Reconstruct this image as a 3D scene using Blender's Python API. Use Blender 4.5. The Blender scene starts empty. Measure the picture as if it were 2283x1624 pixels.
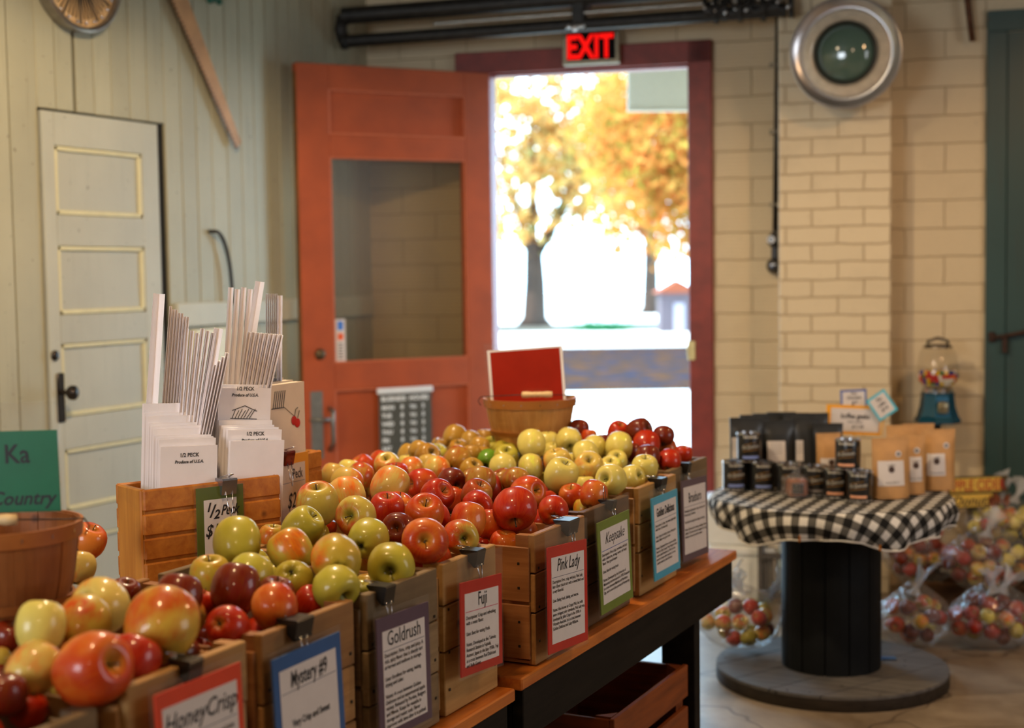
import bpy, bmesh, math, random
from mathutils import Vector, Matrix
random.seed(7)
S = bpy.context.scene
COL = S.collection

# ---------------------------------------------------------------- camera
FPX = 3170.0
CAMH = 1.45
PSI, PHI, RHO = math.radians(26.4107), math.radians(3.6876), 0.0144
F0 = Vector((-math.sin(PSI), math.cos(PSI), 0)); R0 = Vector((math.cos(PSI), math.sin(PSI), 0))
FW = F0 * math.cos(PHI) - Vector((0, 0, 1)) * math.sin(PHI)
U0 = R0.cross(FW)
RT = R0 * math.cos(RHO) - U0 * math.sin(RHO)
UP = U0 * math.cos(RHO) + R0 * math.sin(RHO)
CP = Vector((0, 0, CAMH))
cd = bpy.data.cameras.new('camera'); cam = bpy.data.objects.new('camera', cd); COL.objects.link(cam)
cam.matrix_world = Matrix(((RT.x, UP.x, -FW.x, CP.x), (RT.y, UP.y, -FW.y, CP.y), (RT.z, UP.z, -FW.z, CP.z), (0, 0, 0, 1)))
cd.sensor_width = 36; cd.lens = FPX / 2283 * 36; cd.clip_start = .05; cd.clip_end = 300
cd.dof.use_dof = True; cd.dof.focus_distance = 2.95; cd.dof.aperture_fstop = 2.6
S.camera = cam
S.view_settings.view_transform = 'Standard'; S.view_settings.look = 'None'
S.view_settings.gamma = 1; S.view_settings.use_curve_mapping = False
S.view_settings.exposure = 0.3

def ray(x, y): return FW + RT * ((x - 1141.5) / FPX) - UP * ((y - 812) / FPX)
def onz(x, y, z):                     # where a line of sight meets the level z
    d = ray(x, y); return CP + d * ((z - CAMH) / d.z)
def onx(x, y, X):
    d = ray(x, y); return CP + d * (X / d.x)
def ond(x, y, Z): return CP + ray(x, y) * Z

# ---------------------------------------------------------------- world and lights
w = bpy.data.worlds.new('world'); S.world = w; w.use_nodes = True
bg = w.node_tree.nodes['Background']; bg.inputs[0].default_value = (.44, .74, 1.0, 1); bg.inputs[1].default_value = 9.0
def light(name, kind, loc, energy, col, size=.2, rot=None, size_y=None, spread=None):
    l = bpy.data.lights.new(name, kind); l.energy = energy; l.color = col
    if kind == 'AREA':
        l.size = size
        if size_y: l.shape = 'RECTANGLE'; l.size_y = size_y
        if spread: l.spread = spread
    elif kind == 'SUN': l.angle = size
    else: l.shadow_soft_size = size
    if kind == 'SPOT': l.spot_size = math.radians(167); l.spot_blend = .30
    o = bpy.data.objects.new(name, l); COL.objects.link(o); o.location = loc
    if rot is not None: o.rotation_euler = rot
    return o
def aim(o, target):
    o.rotation_euler = (Vector(target) - o.location).to_track_quat('-Z', 'Y').to_euler()
sun = light('sun', 'SUN', (0, 20, 10), 9.0, (1, .93, .82), .01)
sun.rotation_euler = Vector((.55, .35, -.75)).to_track_quat('-Z', 'Y').to_euler()
LAMP = (1, .66, .34)
light('hanging_lamp_front', 'SPOT', (-1.35, 1.3, 2.95), 74, LAMP, .10)
light('hanging_lamp_wall_side', 'SPOT', (-2.15, 3.15, 2.85), 122, (1, .76, .48), .07)
light('hanging_lamp_aisle', 'SPOT', (.35, 4.4, 2.9), 62, (1, .60, .28), .10)
light('rear_fill_lamp', 'POINT', (.3, -1.0, 2.95), 28, (1, .72, .44), .12)  # unseen lamp added as warm fill from behind the camera
wn = light('side_daylight_fill', 'AREA', (2.75, 3.4, 1.9), 30, (.92, .95, 1.0), 1.8, size_y=1.5)  # area light added as cool side fill; the wall has no opening
aim(wn, (-2.6, 2.6, .9))
wb_ = light('rear_daylight_fill', 'AREA', (-2.4, -2.35, 1.9), 84, (.84, .92, 1.0), 1.7, size_y=1.4)  # area light added to brighten the paper bags; no window built behind it
aim(wb_, (-2.0, 2.6, 1.0))
pt = light('doorway_portal', 'AREA', (0, 0, 0), 10, (1, 1, 1), 1.0, size_y=2.4)
pt.data.cycles.is_portal = True

# ---------------------------------------------------------------- mesh builder
class MB:
    def __init__(s): s.bm = bmesh.new()
    def _tf(s, vs, M):
        if M is not None:
            for v in vs: v.co = M @ v.co
        return vs
    def box(s, c, d, M=None, bev=0):
        r = bmesh.ops.create_cube(s.bm, size=1); vs = r['verts']
        for v in vs: v.co = Vector((v.co.x * d[0] + c[0], v.co.y * d[1] + c[1], v.co.z * d[2] + c[2]))
        s._tf(vs, M)
        if bev:
            es = list({e for v in vs for e in v.link_edges})
            bmesh.ops.bevel(s.bm, geom=es, offset=bev, segments=1, affect='EDGES')
        return s
    def box2(s, a, b, M=None, bev=0):
        return s.box([(a[i] + b[i]) / 2 for i in range(3)], [abs(b[i] - a[i]) for i in range(3)], M, bev)
    def poly(s, pts, M=None):
        vs = [s.bm.verts.new(Vector(p)) for p in pts]; s._tf(vs, M); s.bm.faces.new(vs); return s
    def prism(s, pts, dz, M=None):      # outline in xy, extruded along z
        a = [s.bm.verts.new(Vector((p[0], p[1], 0))) for p in pts]; b = [s.bm.verts.new(Vector((p[0], p[1], dz))) for p in pts]
        n = len(pts); s.bm.faces.new(a[::-1]); s.bm.faces.new(b)
        for i in range(n): s.bm.faces.new((a[i], a[(i + 1) % n], b[(i + 1) % n], b[i]))
        s._tf(a + b, M); return s
    def lathe(s, prof, n=32, M=None, fn=None, close=False):
        rows = []
        for (r, z) in prof:
            row = []
            if r < 1e-5: row = [s.bm.verts.new((0, 0, z))]
            else:
                for k in range(n):
                    t = 2 * math.pi * k / n; rr = r
                    p = Vector((rr * math.cos(t), rr * math.sin(t), z))
                    if fn: p = fn(p, t, r, z)
                    row.append(s.bm.verts.new(p))
            rows.append(row)
        pr = list(zip(rows, rows[1:]))
        if close: pr.append((rows[-1], rows[0]))
        for a, b in pr:
            if len(a) == 1 and len(b) == 1: continue
            for k in range(n):
                k2 = (k + 1) % n
                if len(a) == 1: s.bm.faces.new((a[0], b[k2], b[k]))
                elif len(b) == 1: s.bm.faces.new((a[k], a[k2], b[0]))
                else: s.bm.faces.new((a[k], a[k2], b[k2], b[k]))
        s._tf([v for r in rows for v in r], M); return s
    def tube(s, pts, r, n=8, M=None, caps=True):
        pts = [Vector(p) for p in pts]; rings = []; N = len(pts)
        rr = r if isinstance(r, (list, tuple)) else [r] * N
        up = None
        for i, p in enumerate(pts):
            t = (pts[min(i + 1, N - 1)] - pts[max(i - 1, 0)]).normalized()
            if up is None or abs(up.dot(t)) > .99: up = Vector((0, 0, 1)) if abs(t.z) < .9 else Vector((1, 0, 0))
            a = t.cross(up).normalized(); b = a.cross(t).normalized(); up = b
            rings.append([s.bm.verts.new(p + (a * math.cos(2 * math.pi * k / n) + b * math.sin(2 * math.pi * k / n)) * rr[i]) for k in range(n)])
        for a, b in zip(rings, rings[1:]):
            for k in range(n): s.bm.faces.new((a[k], b[k], b[(k + 1) % n], a[(k + 1) % n]))
        if caps: s.bm.faces.new(rings[0]); s.bm.faces.new(rings[-1][::-1])
        s._tf([v for q in rings for v in q], M); return s
    def grid(s, fn, nu, nv, M=None, thick=0, wrap=False):
        def lay(off):
            return [[s.bm.verts.new(Vector(fn(i / nu, j / nv)) + Vector(off)) for j in range(nv + 1)] for i in range(nu + (0 if wrap else 1))]
        g = lay((0, 0, 0)); L = len(g)
        for i in range(nu):
            for j in range(nv):
                a, b = g[i], g[(i + 1) % L]
                s.bm.faces.new((a[j], b[j], b[j + 1], a[j + 1]))
        s._tf([v for q in g for v in q], M); return s
    def sphere(s, c, r, seg=12, M=None, sc=(1, 1, 1)):
        q = bmesh.ops.create_uvsphere(s.bm, u_segments=seg, v_segments=max(6, seg // 2 + 2), radius=1)['verts']
        for v in q: v.co = Vector((v.co.x * r * sc[0] + c[0], v.co.y * r * sc[1] + c[1], v.co.z * r * sc[2] + c[2]))
        s._tf(q, M); return s
    def mesh(s, name, mats, smooth=False, recalc=True):
        if recalc: bmesh.ops.recalc_face_normals(s.bm, faces=s.bm.faces[:])
        me = bpy.data.meshes.new(name); s.bm.to_mesh(me); s.bm.free()
        for m in (mats if isinstance(mats, (list, tuple)) else [mats]): me.materials.append(m)
        if smooth:
            me.polygons.foreach_set('use_smooth', [True] * len(me.polygons))
            if smooth == 'auto':
                try: me.set_sharp_from_angle(angle=math.radians(40))
                except Exception: pass
        return me
    def build(s, name, mat, parent=None, smooth=False, recalc=True):
        return link(name, s.mesh(name, mat, smooth, recalc), parent)
def link(name, data, parent=None):
    o = bpy.data.objects.new(name, data); COL.objects.link(o)
    if parent is not None: o.parent = parent
    return o
def tag(o, label=None, cat=None, group=None, kind=None):
    if label: o['label'] = label
    if cat: o['category'] = cat
    if group: o['group'] = group
    if kind: o['kind'] = kind
    return o
def thing(name, label, cat, loc=(0, 0, 0), rotz=0, group=None, M=None):
    o = link(name, None)
    o.empty_display_size = .05
    if M is not None: o.matrix_world = M
    else: o.location = loc; o.rotation_euler = (0, 0, rotz)
    return tag(o, label, cat, group)
def struct(name, mb, m, parent=None, smooth=False):
    o = mb.build(name, m, parent, smooth)
    if parent is None: o['kind'] = 'structure'
    return o
def copytree(o, parent=None):
    c = o.copy(); COL.objects.link(c)
    if parent is not None: c.parent = parent
    for ch in list(o.children): copytree(ch, c)
    return c
def frame(right, up, loc):                 # local x = right, y = up, z = out of the sheet
    r = Vector(right).normalized(); u = Vector(up); u = (u - r * u.dot(r)).normalized(); n = r.cross(u)
    return Matrix(((r.x, u.x, n.x, loc[0]), (r.y, u.y, n.y, loc[1]), (r.z, u.z, n.z, loc[2]), (0, 0, 0, 1)))
def rotM(axis, deg): return Matrix.Rotation(math.radians(deg), 4, axis)

# ---------------------------------------------------------------- materials
def newmat(name):
    m = bpy.data.materials.new(name); m.use_nodes = True; nt = m.node_tree
    b = nt.nodes['Principled BSDF']; return m, nt, b
def nd(nt, t, **k):
    n = nt.nodes.new(t)
    for a, v in k.items():
        if a.startswith('i_'): n.inputs[int(a[2:])].default_value = v
        else: setattr(n, a, v)
    return n
def lk(nt, a, b): nt.links.new(a, b)
def c4(c): return (c[0], c[1], c[2], 1)
def srgb(r, g, b):
    f = lambda v: (v / 255 / 12.92) if v / 255 <= .04045 else ((v / 255 + .055) / 1.055) ** 2.4
    return (f(r), f(g), f(b))
def coords(nt, scale=(1, 1, 1), kind='Object'):
    t = nd(nt, 'ShaderNodeTexCoord'); m = nd(nt, 'ShaderNodeMapping'); m.inputs['Scale'].default_value = scale
    lk(nt, t.outputs[kind], m.inputs[0]); return m.outputs[0]
def mix(nt, fac, a, b, bt='MIX'):
    n = nd(nt, 'ShaderNodeMix', data_type='RGBA', blend_type=bt)
    for sock, v in ((n.inputs[0], fac), (n.inputs[6], a), (n.inputs[7], b)):
        if hasattr(v, 'is_linked') or hasattr(v, 'links'): lk(nt, v, sock)
        elif isinstance(v, (int, float)): sock.default_value = v
        else: sock.default_value = c4(v)
    return n.outputs[2]
def ramp(nt, fac, stops):
    r = nd(nt, 'ShaderNodeValToRGB'); e = r.color_ramp.elements
    while len(e) < len(stops): e.new(.5)
    for i, (p, c) in enumerate(stops):
        e[i].position = p; e[i].color = c4(c) if not isinstance(c, (int, float)) else (c, c, c, 1)
    lk(nt, fac, r.inputs[0]); return r.outputs[0]
def noise(nt, vec, scale, detail=3, rough=.55, dist=0):
    n = nd(nt, 'ShaderNodeTexNoise'); n.inputs['Scale'].default_value = scale; n.inputs['Detail'].default_value = detail
    n.inputs['Roughness'].default_value = rough; n.inputs['Distortion'].default_value = dist
    lk(nt, vec, n.inputs['Vector']); return n.outputs['Fac']
def math_(nt, op, a, b=0.0, clamp=False):
    n = nd(nt, 'ShaderNodeMath', operation=op, use_clamp=clamp)
    for s_, v in ((n.inputs[0], a), (n.inputs[1], b)):
        if isinstance(v, (int, float)): s_.default_value = v
        else: lk(nt, v, s_)
    return n.outputs[0]
def bump(nt, b, h, strength=.3, dist=.002):
    n = nd(nt, 'ShaderNodeBump'); n.inputs['Strength'].default_value = strength; n.inputs['Distance'].default_value = dist
    lk(nt, h, n.inputs['Height']); lk(nt, n.outputs[0], b.inputs['Normal'])
def setp(b, rough=.5, metal=0, coat=0, spec=.5):
    b.inputs['Roughness'].default_value = rough; b.inputs['Metallic'].default_value = metal
    b.inputs['Coat Weight'].default_value = coat; b.inputs['Specular IOR Level'].default_value = spec
MATS = {}
def plain(name, col, rough=.5, metal=0, coat=0, var=.12, scale=30, bmp=0, spec=.5, emit=0):
    if name in MATS: return MATS[name]
    m, nt, b = newmat(name); setp(b, rough, metal, coat, spec)
    v = coords(nt); f = noise(nt, v, scale)
    lo = [c * (1 - var) for c in col]; hi = [min(1, c * (1 + var)) for c in col]
    lk(nt, ramp(nt, f, [(.3, lo), (.7, hi)]), b.inputs['Base Color'])
    if bmp: bump(nt, b, f, bmp, .002)
    if emit: b.inputs['Emission Color'].default_value = c4(col); b.inputs['Emission Strength'].default_value = emit
    MATS[name] = m; return m
def wood(name, ca, cb, axis=1, fine=70, rough=.55, isl=.5, coat=0, knots=True, spec=.4):
    if name in MATS: return MATS[name]
    m, nt, b = newmat(name); setp(b, rough, 0, coat, spec)
    sc = [fine] * 3; sc[axis] = fine * .07
    v = coords(nt, tuple(sc)); f = noise(nt, v, 1, 5, .6, .4)
    v2 = coords(nt); g = noise(nt, v2, 9, 3)
    geo = nd(nt, 'ShaderNodeNewGeometry')
    c = ramp(nt, f, [(.28, ca), (.72, cb)])
    dark = [x * .62 for x in ca]
    ri = math_(nt, 'MULTIPLY', geo.outputs['Random Per Island'], isl)
    c = mix(nt, ri, c, dark)
    c = mix(nt, ramp(nt, g, [(.52, 0), (.8, .45)]), c, [x * .45 for x in ca])
    if knots:
        vo = nd(nt, 'ShaderNodeTexVoronoi'); vo.inputs['Scale'].default_value = 9; lk(nt, v2, vo.inputs['Vector'])
        c = mix(nt, ramp(nt, vo.outputs['Distance'], [(.03, .85), (.09, 0)]), c, [x * .2 for x in ca])
    lk(nt, c, b.inputs['Base Color']); bump(nt, b, f, .25, .0015)
    MATS[name] = m; return m
def clear(name, tint=(1, 1, 1), gloss=.12, rough=.12, milky=0.0, bmp=0, bscale=30):
    if name in MATS: return MATS[name]
    m = bpy.data.materials.new(name); m.use_nodes = True; nt = m.node_tree; nt.nodes.clear()
    o = nd(nt, 'ShaderNodeOutputMaterial'); t = nd(nt, 'ShaderNodeBsdfTransparent'); t.inputs[0].default_value = c4(tint)
    g = nd(nt, 'ShaderNodeBsdfGlossy'); g.inputs['Roughness'].default_value = rough
    fr = nd(nt, 'ShaderNodeLayerWeight'); fr.inputs[0].default_value = .35
    fac = math_(nt, 'ADD', math_(nt, 'MULTIPLY', fr.outputs['Facing'], .30 if gloss > .05 else .05), gloss, True)
    mx = nd(nt, 'ShaderNodeMixShader'); lk(nt, fac, mx.inputs[0]); lk(nt, t.outputs[0], mx.inputs[1]); lk(nt, g.outputs[0], mx.inputs[2])
    out = mx.outputs[0]
    if milky:
        d = nd(nt, 'ShaderNodeBsdfDiffuse'); d.inputs[0].default_value = (.85, .87, .9, 1)
        m2 = nd(nt, 'ShaderNodeMixShader'); m2.inputs[0].default_value = milky
        lk(nt, out, m2.inputs[1]); lk(nt, d.outputs[0], m2.inputs[2]); out = m2.outputs[0]
    if bmp:
        v = coords(nt); f = noise(nt, v, bscale, 2, .5, 1.5)
        bn = nd(nt, 'ShaderNodeBump'); bn.inputs['Strength'].default_value = bmp; bn.inputs['Distance'].default_value = .02
        lk(nt, f, bn.inputs['Height']); lk(nt, bn.outputs[0], g.inputs['Normal'])
    lk(nt, out, o.inputs[0]); MATS[name] = m; return m

# ---------------------------------------------------------------- lettering
def text(parent, s, size, x, y, z, m, name='lettering', width=0, align='CENTER', xs=1.0, shear=0, line=1.0, fn=None, bold=0, M=None):
    cu = bpy.data.curves.new('t', 'FONT'); cu.body = s; cu.size = size; cu.align_x = align; cu.shear = shear
    cu.space_line = line; cu.resolution_u = 2; cu.offset = bold
    if width: cu.text_boxes[0].width = width / xs
    o = bpy.data.objects.new('t', cu); COL.objects.link(o)
    for try_ in range(2):
        bpy.context.view_layer.update()
        me = bpy.data.meshes.new_from_object(o.evaluated_get(bpy.context.evaluated_depsgraph_get()))
        far = max((max(abs(v.co.x) / (size * (len(s) + 1)), 0 if '\n' in s or width else abs(v.co.y) / (size * 1.6)) for v in me.vertices), default=0)
        if far < 1: break
        cu.offset = 0                    # some outlines spike when they are emboldened
    bpy.data.objects.remove(o); bpy.data.curves.remove(cu)
    for v in me.vertices:
        p = Vector((v.co.x * xs + x, v.co.y + y, z))
        v.co = fn(p) if fn else p
    if M is not None: me.transform(M)
    me.materials.clear(); me.materials.append(m)
    return link(name, me, parent)

white_paper = plain('white_paper', srgb(214, 206, 202), .6, var=.03)
ink = plain('black_ink', (.012, .012, .014), .6, var=.1)
ink_grey = plain('grey_ink', (.06, .06, .065), .6, var=.1)
chrome = plain('chrome', (.75, .75, .78), .18, 1, var=.05)
black_metal = plain('black_metal', (.015, .013, .012), .35, .3, var=.2)
iron = plain('dark_iron', (.022, .02, .017), .5, .4, var=.35, bmp=.2)
sleeve_m = clear('clear_sleeve', (.985, .985, .985), .02, .10, .015)
def papercard(name, col): return plain(name, col, .4, coat=.25, var=.08, scale=14)
# ================================================================ setting
TH = math.radians(11.5)
WD = Vector((math.cos(TH), math.sin(TH), 0)); WN = Vector((math.sin(TH), -math.cos(TH), 0))   # along the rear wall / out into the room
WP = Vector((-2.09, 6.36, 0))
def W(s, off=0, z=0): return WP + WD * s + WN * off + Vector((0, 0, z))
def onw(x, y, off=0):
    d = ray(x, y); n = WN; c = n.dot(WP + WN * off); t = (c - n.dot(CP)) / n.dot(d); return CP + d * t
def ws(p): return (p - WP).dot(WD)
pt.matrix_world = frame(-WD, (0, 0, 1), W(-.6, -.02, 1.2)) @ rotM('Y', 180)
LX = -3.76

# concrete floor with stains and hairline cracks
m_floor, nt, b = newmat('stained_concrete'); setp(b, .38, 0, 0, .5)
v = coords(nt); n1 = noise(nt, v, 1.6, 6, .62, .6); n2 = noise(nt, v, 7, 5, .6)
c = ramp(nt, n1, [(.3, srgb(98, 80, 60)), (.5, srgb(148, 132, 112)), (.72, srgb(180, 166, 146))])
c = mix(nt, ramp(nt, n2, [(.45, 0), (.75, .5)]), c, srgb(108, 92, 74))
vo = nd(nt, 'ShaderNodeTexVoronoi', feature='DISTANCE_TO_EDGE'); vo.inputs['Scale'].default_value = 1.25
wv = nd(nt, 'ShaderNodeMapping'); nz = nd(nt, 'ShaderNodeTexNoise'); nz.inputs['Scale'].default_value = 3; lk(nt, v, nz.inputs['Vector'])
va = nd(nt, 'ShaderNodeVectorMath', operation='ADD'); vm = nd(nt, 'ShaderNodeVectorMath', operation='SCALE'); vm.inputs['Scale'].default_value = .5
lk(nt, nz.outputs['Color'], vm.inputs[0]); lk(nt, v, va.inputs[0]); lk(nt, vm.outputs[0], va.inputs[1]); lk(nt, va.outputs[0], vo.inputs['Vector'])
c = mix(nt, ramp(nt, vo.outputs['Distance'], [(.0, .8), (.012, 0)]), c, srgb(70, 56, 44))
lk(nt, c, b.inputs['Base Color']); bump(nt, b, n2, .15, .003)
struct('floor', MB().box2((LX - .1, -2.5, -.1), (3.1, 7.9, 0)), m_floor)
m_ceil = plain('ceiling_boards', srgb(74, 62, 48), .7)
struct('ceiling', MB().box2((LX - .1, -2.5, 3.3), (3.1, 7.9, 3.4)), m_ceil)

# sage plank wall
def paint(name, col, dirt, rough=.5, sc=(40, 40, 2.5), amt=.35):
    m, nt, b = newmat(name); setp(b, rough)
    v = coords(nt, sc); f = noise(nt, v, 1, 5, .65); v2 = coords(nt); g = noise(nt, v2, 2.2, 4); h = noise(nt, v2, 45, 2)
    c = ramp(nt, g, [(.3, [x * .9 for x in col]), (.7, [min(1, x * 1.06) for x in col])])
    c = mix(nt, ramp(nt, f, [(.55, 0), (.85, amt)]), c, dirt)
    c = mix(nt, ramp(nt, h, [(.70, 0), (.76, .6)]), c, dirt)
    geo = nd(nt, 'ShaderNodeNewGeometry')
    c = mix(nt, math_(nt, 'MULTIPLY', geo.outputs['Random Per Island'], .14), c, dirt)
    lk(nt, c, b.inputs['Base Color']); bump(nt, b, f, .25, .002); return m
m_sage = paint('sage_plank_paint', srgb(174, 169, 142), srgb(84, 76, 58))
m_dark = plain('gap_and_shadow_black', (.01, .009, .008), .9)
wl = MB(); wl.box2((LX - .12, -2.5, 0), (LX - .014, 6.25, 3.3)); o = struct('wall_left', wl, m_dark)
pk = MB(); y = -2.5; rr = random.Random(4)
edges = [y]
while y < 3.72: y += rr.choice([.088, .092, .096, .13]); edges.append(y)
edges += [3.815]
yy = 4.50
seq = [4.50]
while yy < 6.1: yy += rr.choice([.09, .094, .098, .104]); seq.append(yy)
def plank(y0, y1, z0, z1):
    pk.box2((LX - .016, y0 + .0022, z0), (LX + rr.uniform(-.001, .0015), y1 - .0022, z1), bev=.0018)
for a, bb in zip(edges, edges[1:]): plank(a, bb, 0, 3.3)
for a, bb in zip(seq, seq[1:]): plank(a, min(bb, 6.12), 0, 3.3)
ab = [3.815, 3.91, 4.0, 4.012, 4.105, 4.2, 4.3, 4.4, 4.50]
for a, bb in zip(ab, ab[1:]):
    if bb - a > .03: plank(a, bb, 2.06, 3.3)
pk.build('plank_boarding', m_sage, o)
# panelled sage door
m_cream = plain('cream_moulding', srgb(208, 200, 158), .5, var=.05)
m_sdoor = paint('sage_door_paint', srgb(182, 180, 162), srgb(110, 102, 84), amt=.2)
d1 = MB(); DY0, DY1 = 3.822, 4.440  # leaf stops short; black backing beside it stands in for its edge shadow
rails = [(.1, .25), (.50, .60), (.83, .945), (1.215, 1.318), (1.57, 1.68), (1.93, 2.05)]
for a, bb in rails: d1.box2((LX - .01, DY0 + .06, a), (LX + .012, DY1 - .095, bb))
d1.box2((LX - .01, DY0, .1), (LX + .012, DY0 + .06, 2.05), bev=.002); d1.box2((LX - .01, DY1 - .095, .1), (LX + .012, DY1, 2.05), bev=.002)
door1 = struct('door_1', d1, m_sdoor)
mo = MB(); pn = MB()
for (a, bb) in [(.25, .50), (.60, .83), (.945, 1.215), (1.318, 1.57), (1.68, 1.93)]:
    y0, y1 = DY0 + .06, DY1 - .095
    pn.box2((LX - .012, y0, a), (LX + .0, y1, bb))
    for q in ((y0, a, y1, a + .02), (y0, bb - .02, y1, bb), (y0, a, y0 + .018, bb), (y1 - .018, a, y1, bb)):
        mo.box2((LX - .008, q[0] + .001, q[1] + .001), (LX + .010, q[2] - .001, q[3] - .001), bev=.004)
pn.build('door_panel', m_sdoor, door1); tag(mo.build('panel_moulding', m_cream, door1), 'cream moulding')
kn = MB(); kx = LX + .012; ky = 3.868
kn.box2((kx, ky - .018, .93), (kx + .004, ky + .018, 1.11), bev=.004)
kn.tube([(kx, ky, 1.04), (kx + .045, ky, 1.04)], .009, 12)
kn.lathe([(0, 0), (.02, .003), (.027, .014), (.026, .026), (.014, .035), (0, .037)], 20, Matrix.Translation((kx + .04, ky, 1.04)) @ rotM('Y', 90))
kn.build('door_knob', plain('aged_bronze', (.05, .04, .032), .25, .8), door1, 'auto')
MB().lathe([(0, 0), (.017, 0), (.019, .006), (.012, .012), (0, .011)], 20, Matrix.Translation((kx, 3.845, 1.175)) @ rotM('Y', 90)).build('deadbolt', MATS['aged_bronze'], door1, True)
# chair rail and pale board low on the plank wall
m_rail = paint('pale_rail_paint', srgb(196, 192, 170), srgb(120, 112, 92), amt=.2)
struct('trim_1', MB().box2((LX, 4.52, 1.25), (LX + .022, 6.0, 1.345), bev=.003), m_rail)
struct('trim_2', MB().box2((LX, 4.62, .15), (LX + .03, 4.98, 1.235), bev=.003), plain('cream_board_paint', srgb(226, 220, 190), .5, var=.04))

# painted masonry rear wall
def masonry(name, col, mort, bw, bh, ribs, rough=.6):
    m, nt, b = newmat(name); setp(b, rough)
    t = nd(nt, 'ShaderNodeTexCoord'); sp = nd(nt, 'ShaderNodeSeparateXYZ'); cb = nd(nt, 'ShaderNodeCombineXYZ')
    lk(nt, t.outputs['Object'], sp.inputs[0]); lk(nt, sp.outputs[0], cb.inputs[0]); lk(nt, sp.outputs[2], cb.inputs[1])
    ns = nd(nt, 'ShaderNodeTexNoise'); ns.inputs['Scale'].default_value = 12; lk(nt, cb.outputs[0], ns.inputs['Vector'])
    sc = nd(nt, 'ShaderNodeVectorMath', operation='SCALE'); sc.inputs['Scale'].default_value = .012; lk(nt, ns.outputs['Color'], sc.inputs[0])
    ad = nd(nt, 'ShaderNodeVectorMath', operation='ADD'); lk(nt, cb.outputs[0], ad.inputs[0]); lk(nt, sc.outputs[0], ad.inputs[1])
    br = nd(nt, 'ShaderNodeTexBrick'); br.inputs['Scale'].default_value = 1; br.inputs['Brick Width'].default_value = bw; br.inputs['Row Height'].default_value = bh
    br.inputs['Mortar Size'].default_value = .005 if not ribs else .0035; br.inputs['Mortar Smooth'].default_value = .6; br.inputs['Bias'].default_value = 0
    br.inputs['Color1'].default_value = c4(col); br.inputs['Color2'].default_value = c4([x * .96 for x in col]); br.inputs['Mortar'].default_value = c4(mort)
    lk(nt, ad.outputs[0], br.inputs['Vector'])
    v = coords(nt); g = noise(nt, v, 3, 5, .65); h2 = noise(nt, v, 30, 4, .6)
    c = mix(nt, ramp(nt, g, [(.5, 0), (.8, .35)]), br.outputs['Color'], [x * .62 for x in col])
    c = mix(nt, ramp(nt, h2, [(.62, 0), (.78, .4)]), c, [x * .5 for x in col])
    hh = math_(nt, 'SUBTRACT', math_(nt, 'MULTIPLY', h2, .35), br.outputs['Fac'])
    if ribs:
        wv = nd(nt, 'ShaderNodeTexWave', bands_direction='Y'); wv.inputs['Scale'].default_value = 18; wv.inputs['Distortion'].default_value = .6; wv.inputs['Detail Scale'].default_value = 3
        lk(nt, cb.outputs[0], wv.inputs['Vector'])
        hh = math_(nt, 'ADD', hh, math_(nt, 'MULTIPLY', wv.outputs['Fac'], .35))
        c = mix(nt, ramp(nt, wv.outputs['Fac'], [(.0, .26), (.35, 0)]), c, [x * .6 for x in col])
    lk(nt, c, b.inputs['Base Color']); bump(nt, b, hh, .7, .006); return m
m_tile = masonry('painted_tile_block', srgb(212, 193, 158), srgb(170, 148, 114), .34, .125, True)
m_brick = masonry('painted_brick', srgb(220, 202, 168), srgb(186, 164, 130), .225, .078, False)
def wallroot(): return None
wb = MB()
OS0, OS1, OZ = -1.085, -.113, 2.40            # doorway
wb.box2((-1.95, 0, 0), (OS0, .07, 3.3)); wb.box2((OS1, 0, 0), (5.4, .07, 3.3)); wb.box2((OS0, 0, OZ), (OS1, .07, 3.3))
wbo = struct('wall_back', wb, m_tile); wbo.location = WP; wbo.rotation_euler = (0, 0, TH)
pl_ = MB(); pl_.box2((.30, -.20, 0), (.785, .0, 3.3), bev=.006)
o = pl_.build('brick_pilaster', m_brick, wbo)
# rough plaster patch above door, right
def WM(s=0, off=0, z=0): return frame(WD, (0, 0, 1), W(s, off, z)) @ Matrix(((1, 0, 0, 0), (0, 0, 1, 0), (0, -1, 0, 0), (0, 0, 0, 1)))  # x along wall, -y into room, z up
# other walls, never seen from the photograph's side
m_plain = plain('cream_plaster', srgb(120, 102, 78), .7, var=.05, scale=3)
struct('wall_right', MB().box2((3.0, -2.5, 0), (3.1, 7.9, 3.3)), m_plain)
struct('wall_front', MB().box2((LX - .1, -2.6, 0), (3.1, -2.5, 3.3)), m_plain)
# red door frame
m_frame = plain('dark_red_paint', srgb(128, 44, 32), .5, var=.22, scale=12)
fr = MB(); jw = .155
fr.box2((OS1 - .012, -.035, 0), (OS1 + .10, .0, OZ + .105), bev=.004)
fr.box2((OS0 - .16, -.035, OZ - .0), (OS1 + .10, .0, OZ + .105), bev=.004)
fr.box2((OS0 - .11, -.03, 0), (OS0 + .012, .0, OZ), bev=.004)
fr.box2((OS1 - .012, .0, 0), (OS1 + .01, .075, OZ)); fr.box2((OS0 - .01, .0, 0), (OS0 + .012, .075, OZ)); fr.box2((OS0, .0, OZ - .012), (OS1, .075, OZ + .01))
fo = struct('trim_3', fr, m_frame); fo.location = WP; fo.rotation_euler = (0, 0, TH)
lp = MB(); lp.box2((OS1 - .018, -.045, 1.03), (OS1 + .018, -.03, 1.12), bev=.003); lp.box((OS1 - .012, -.048, 1.075), (.014, .01, .05), bev=.002)
o = lp.build('strike_plate', plain('worn_brass', (.55, .44, .2), .35, .6), fo)

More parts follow.
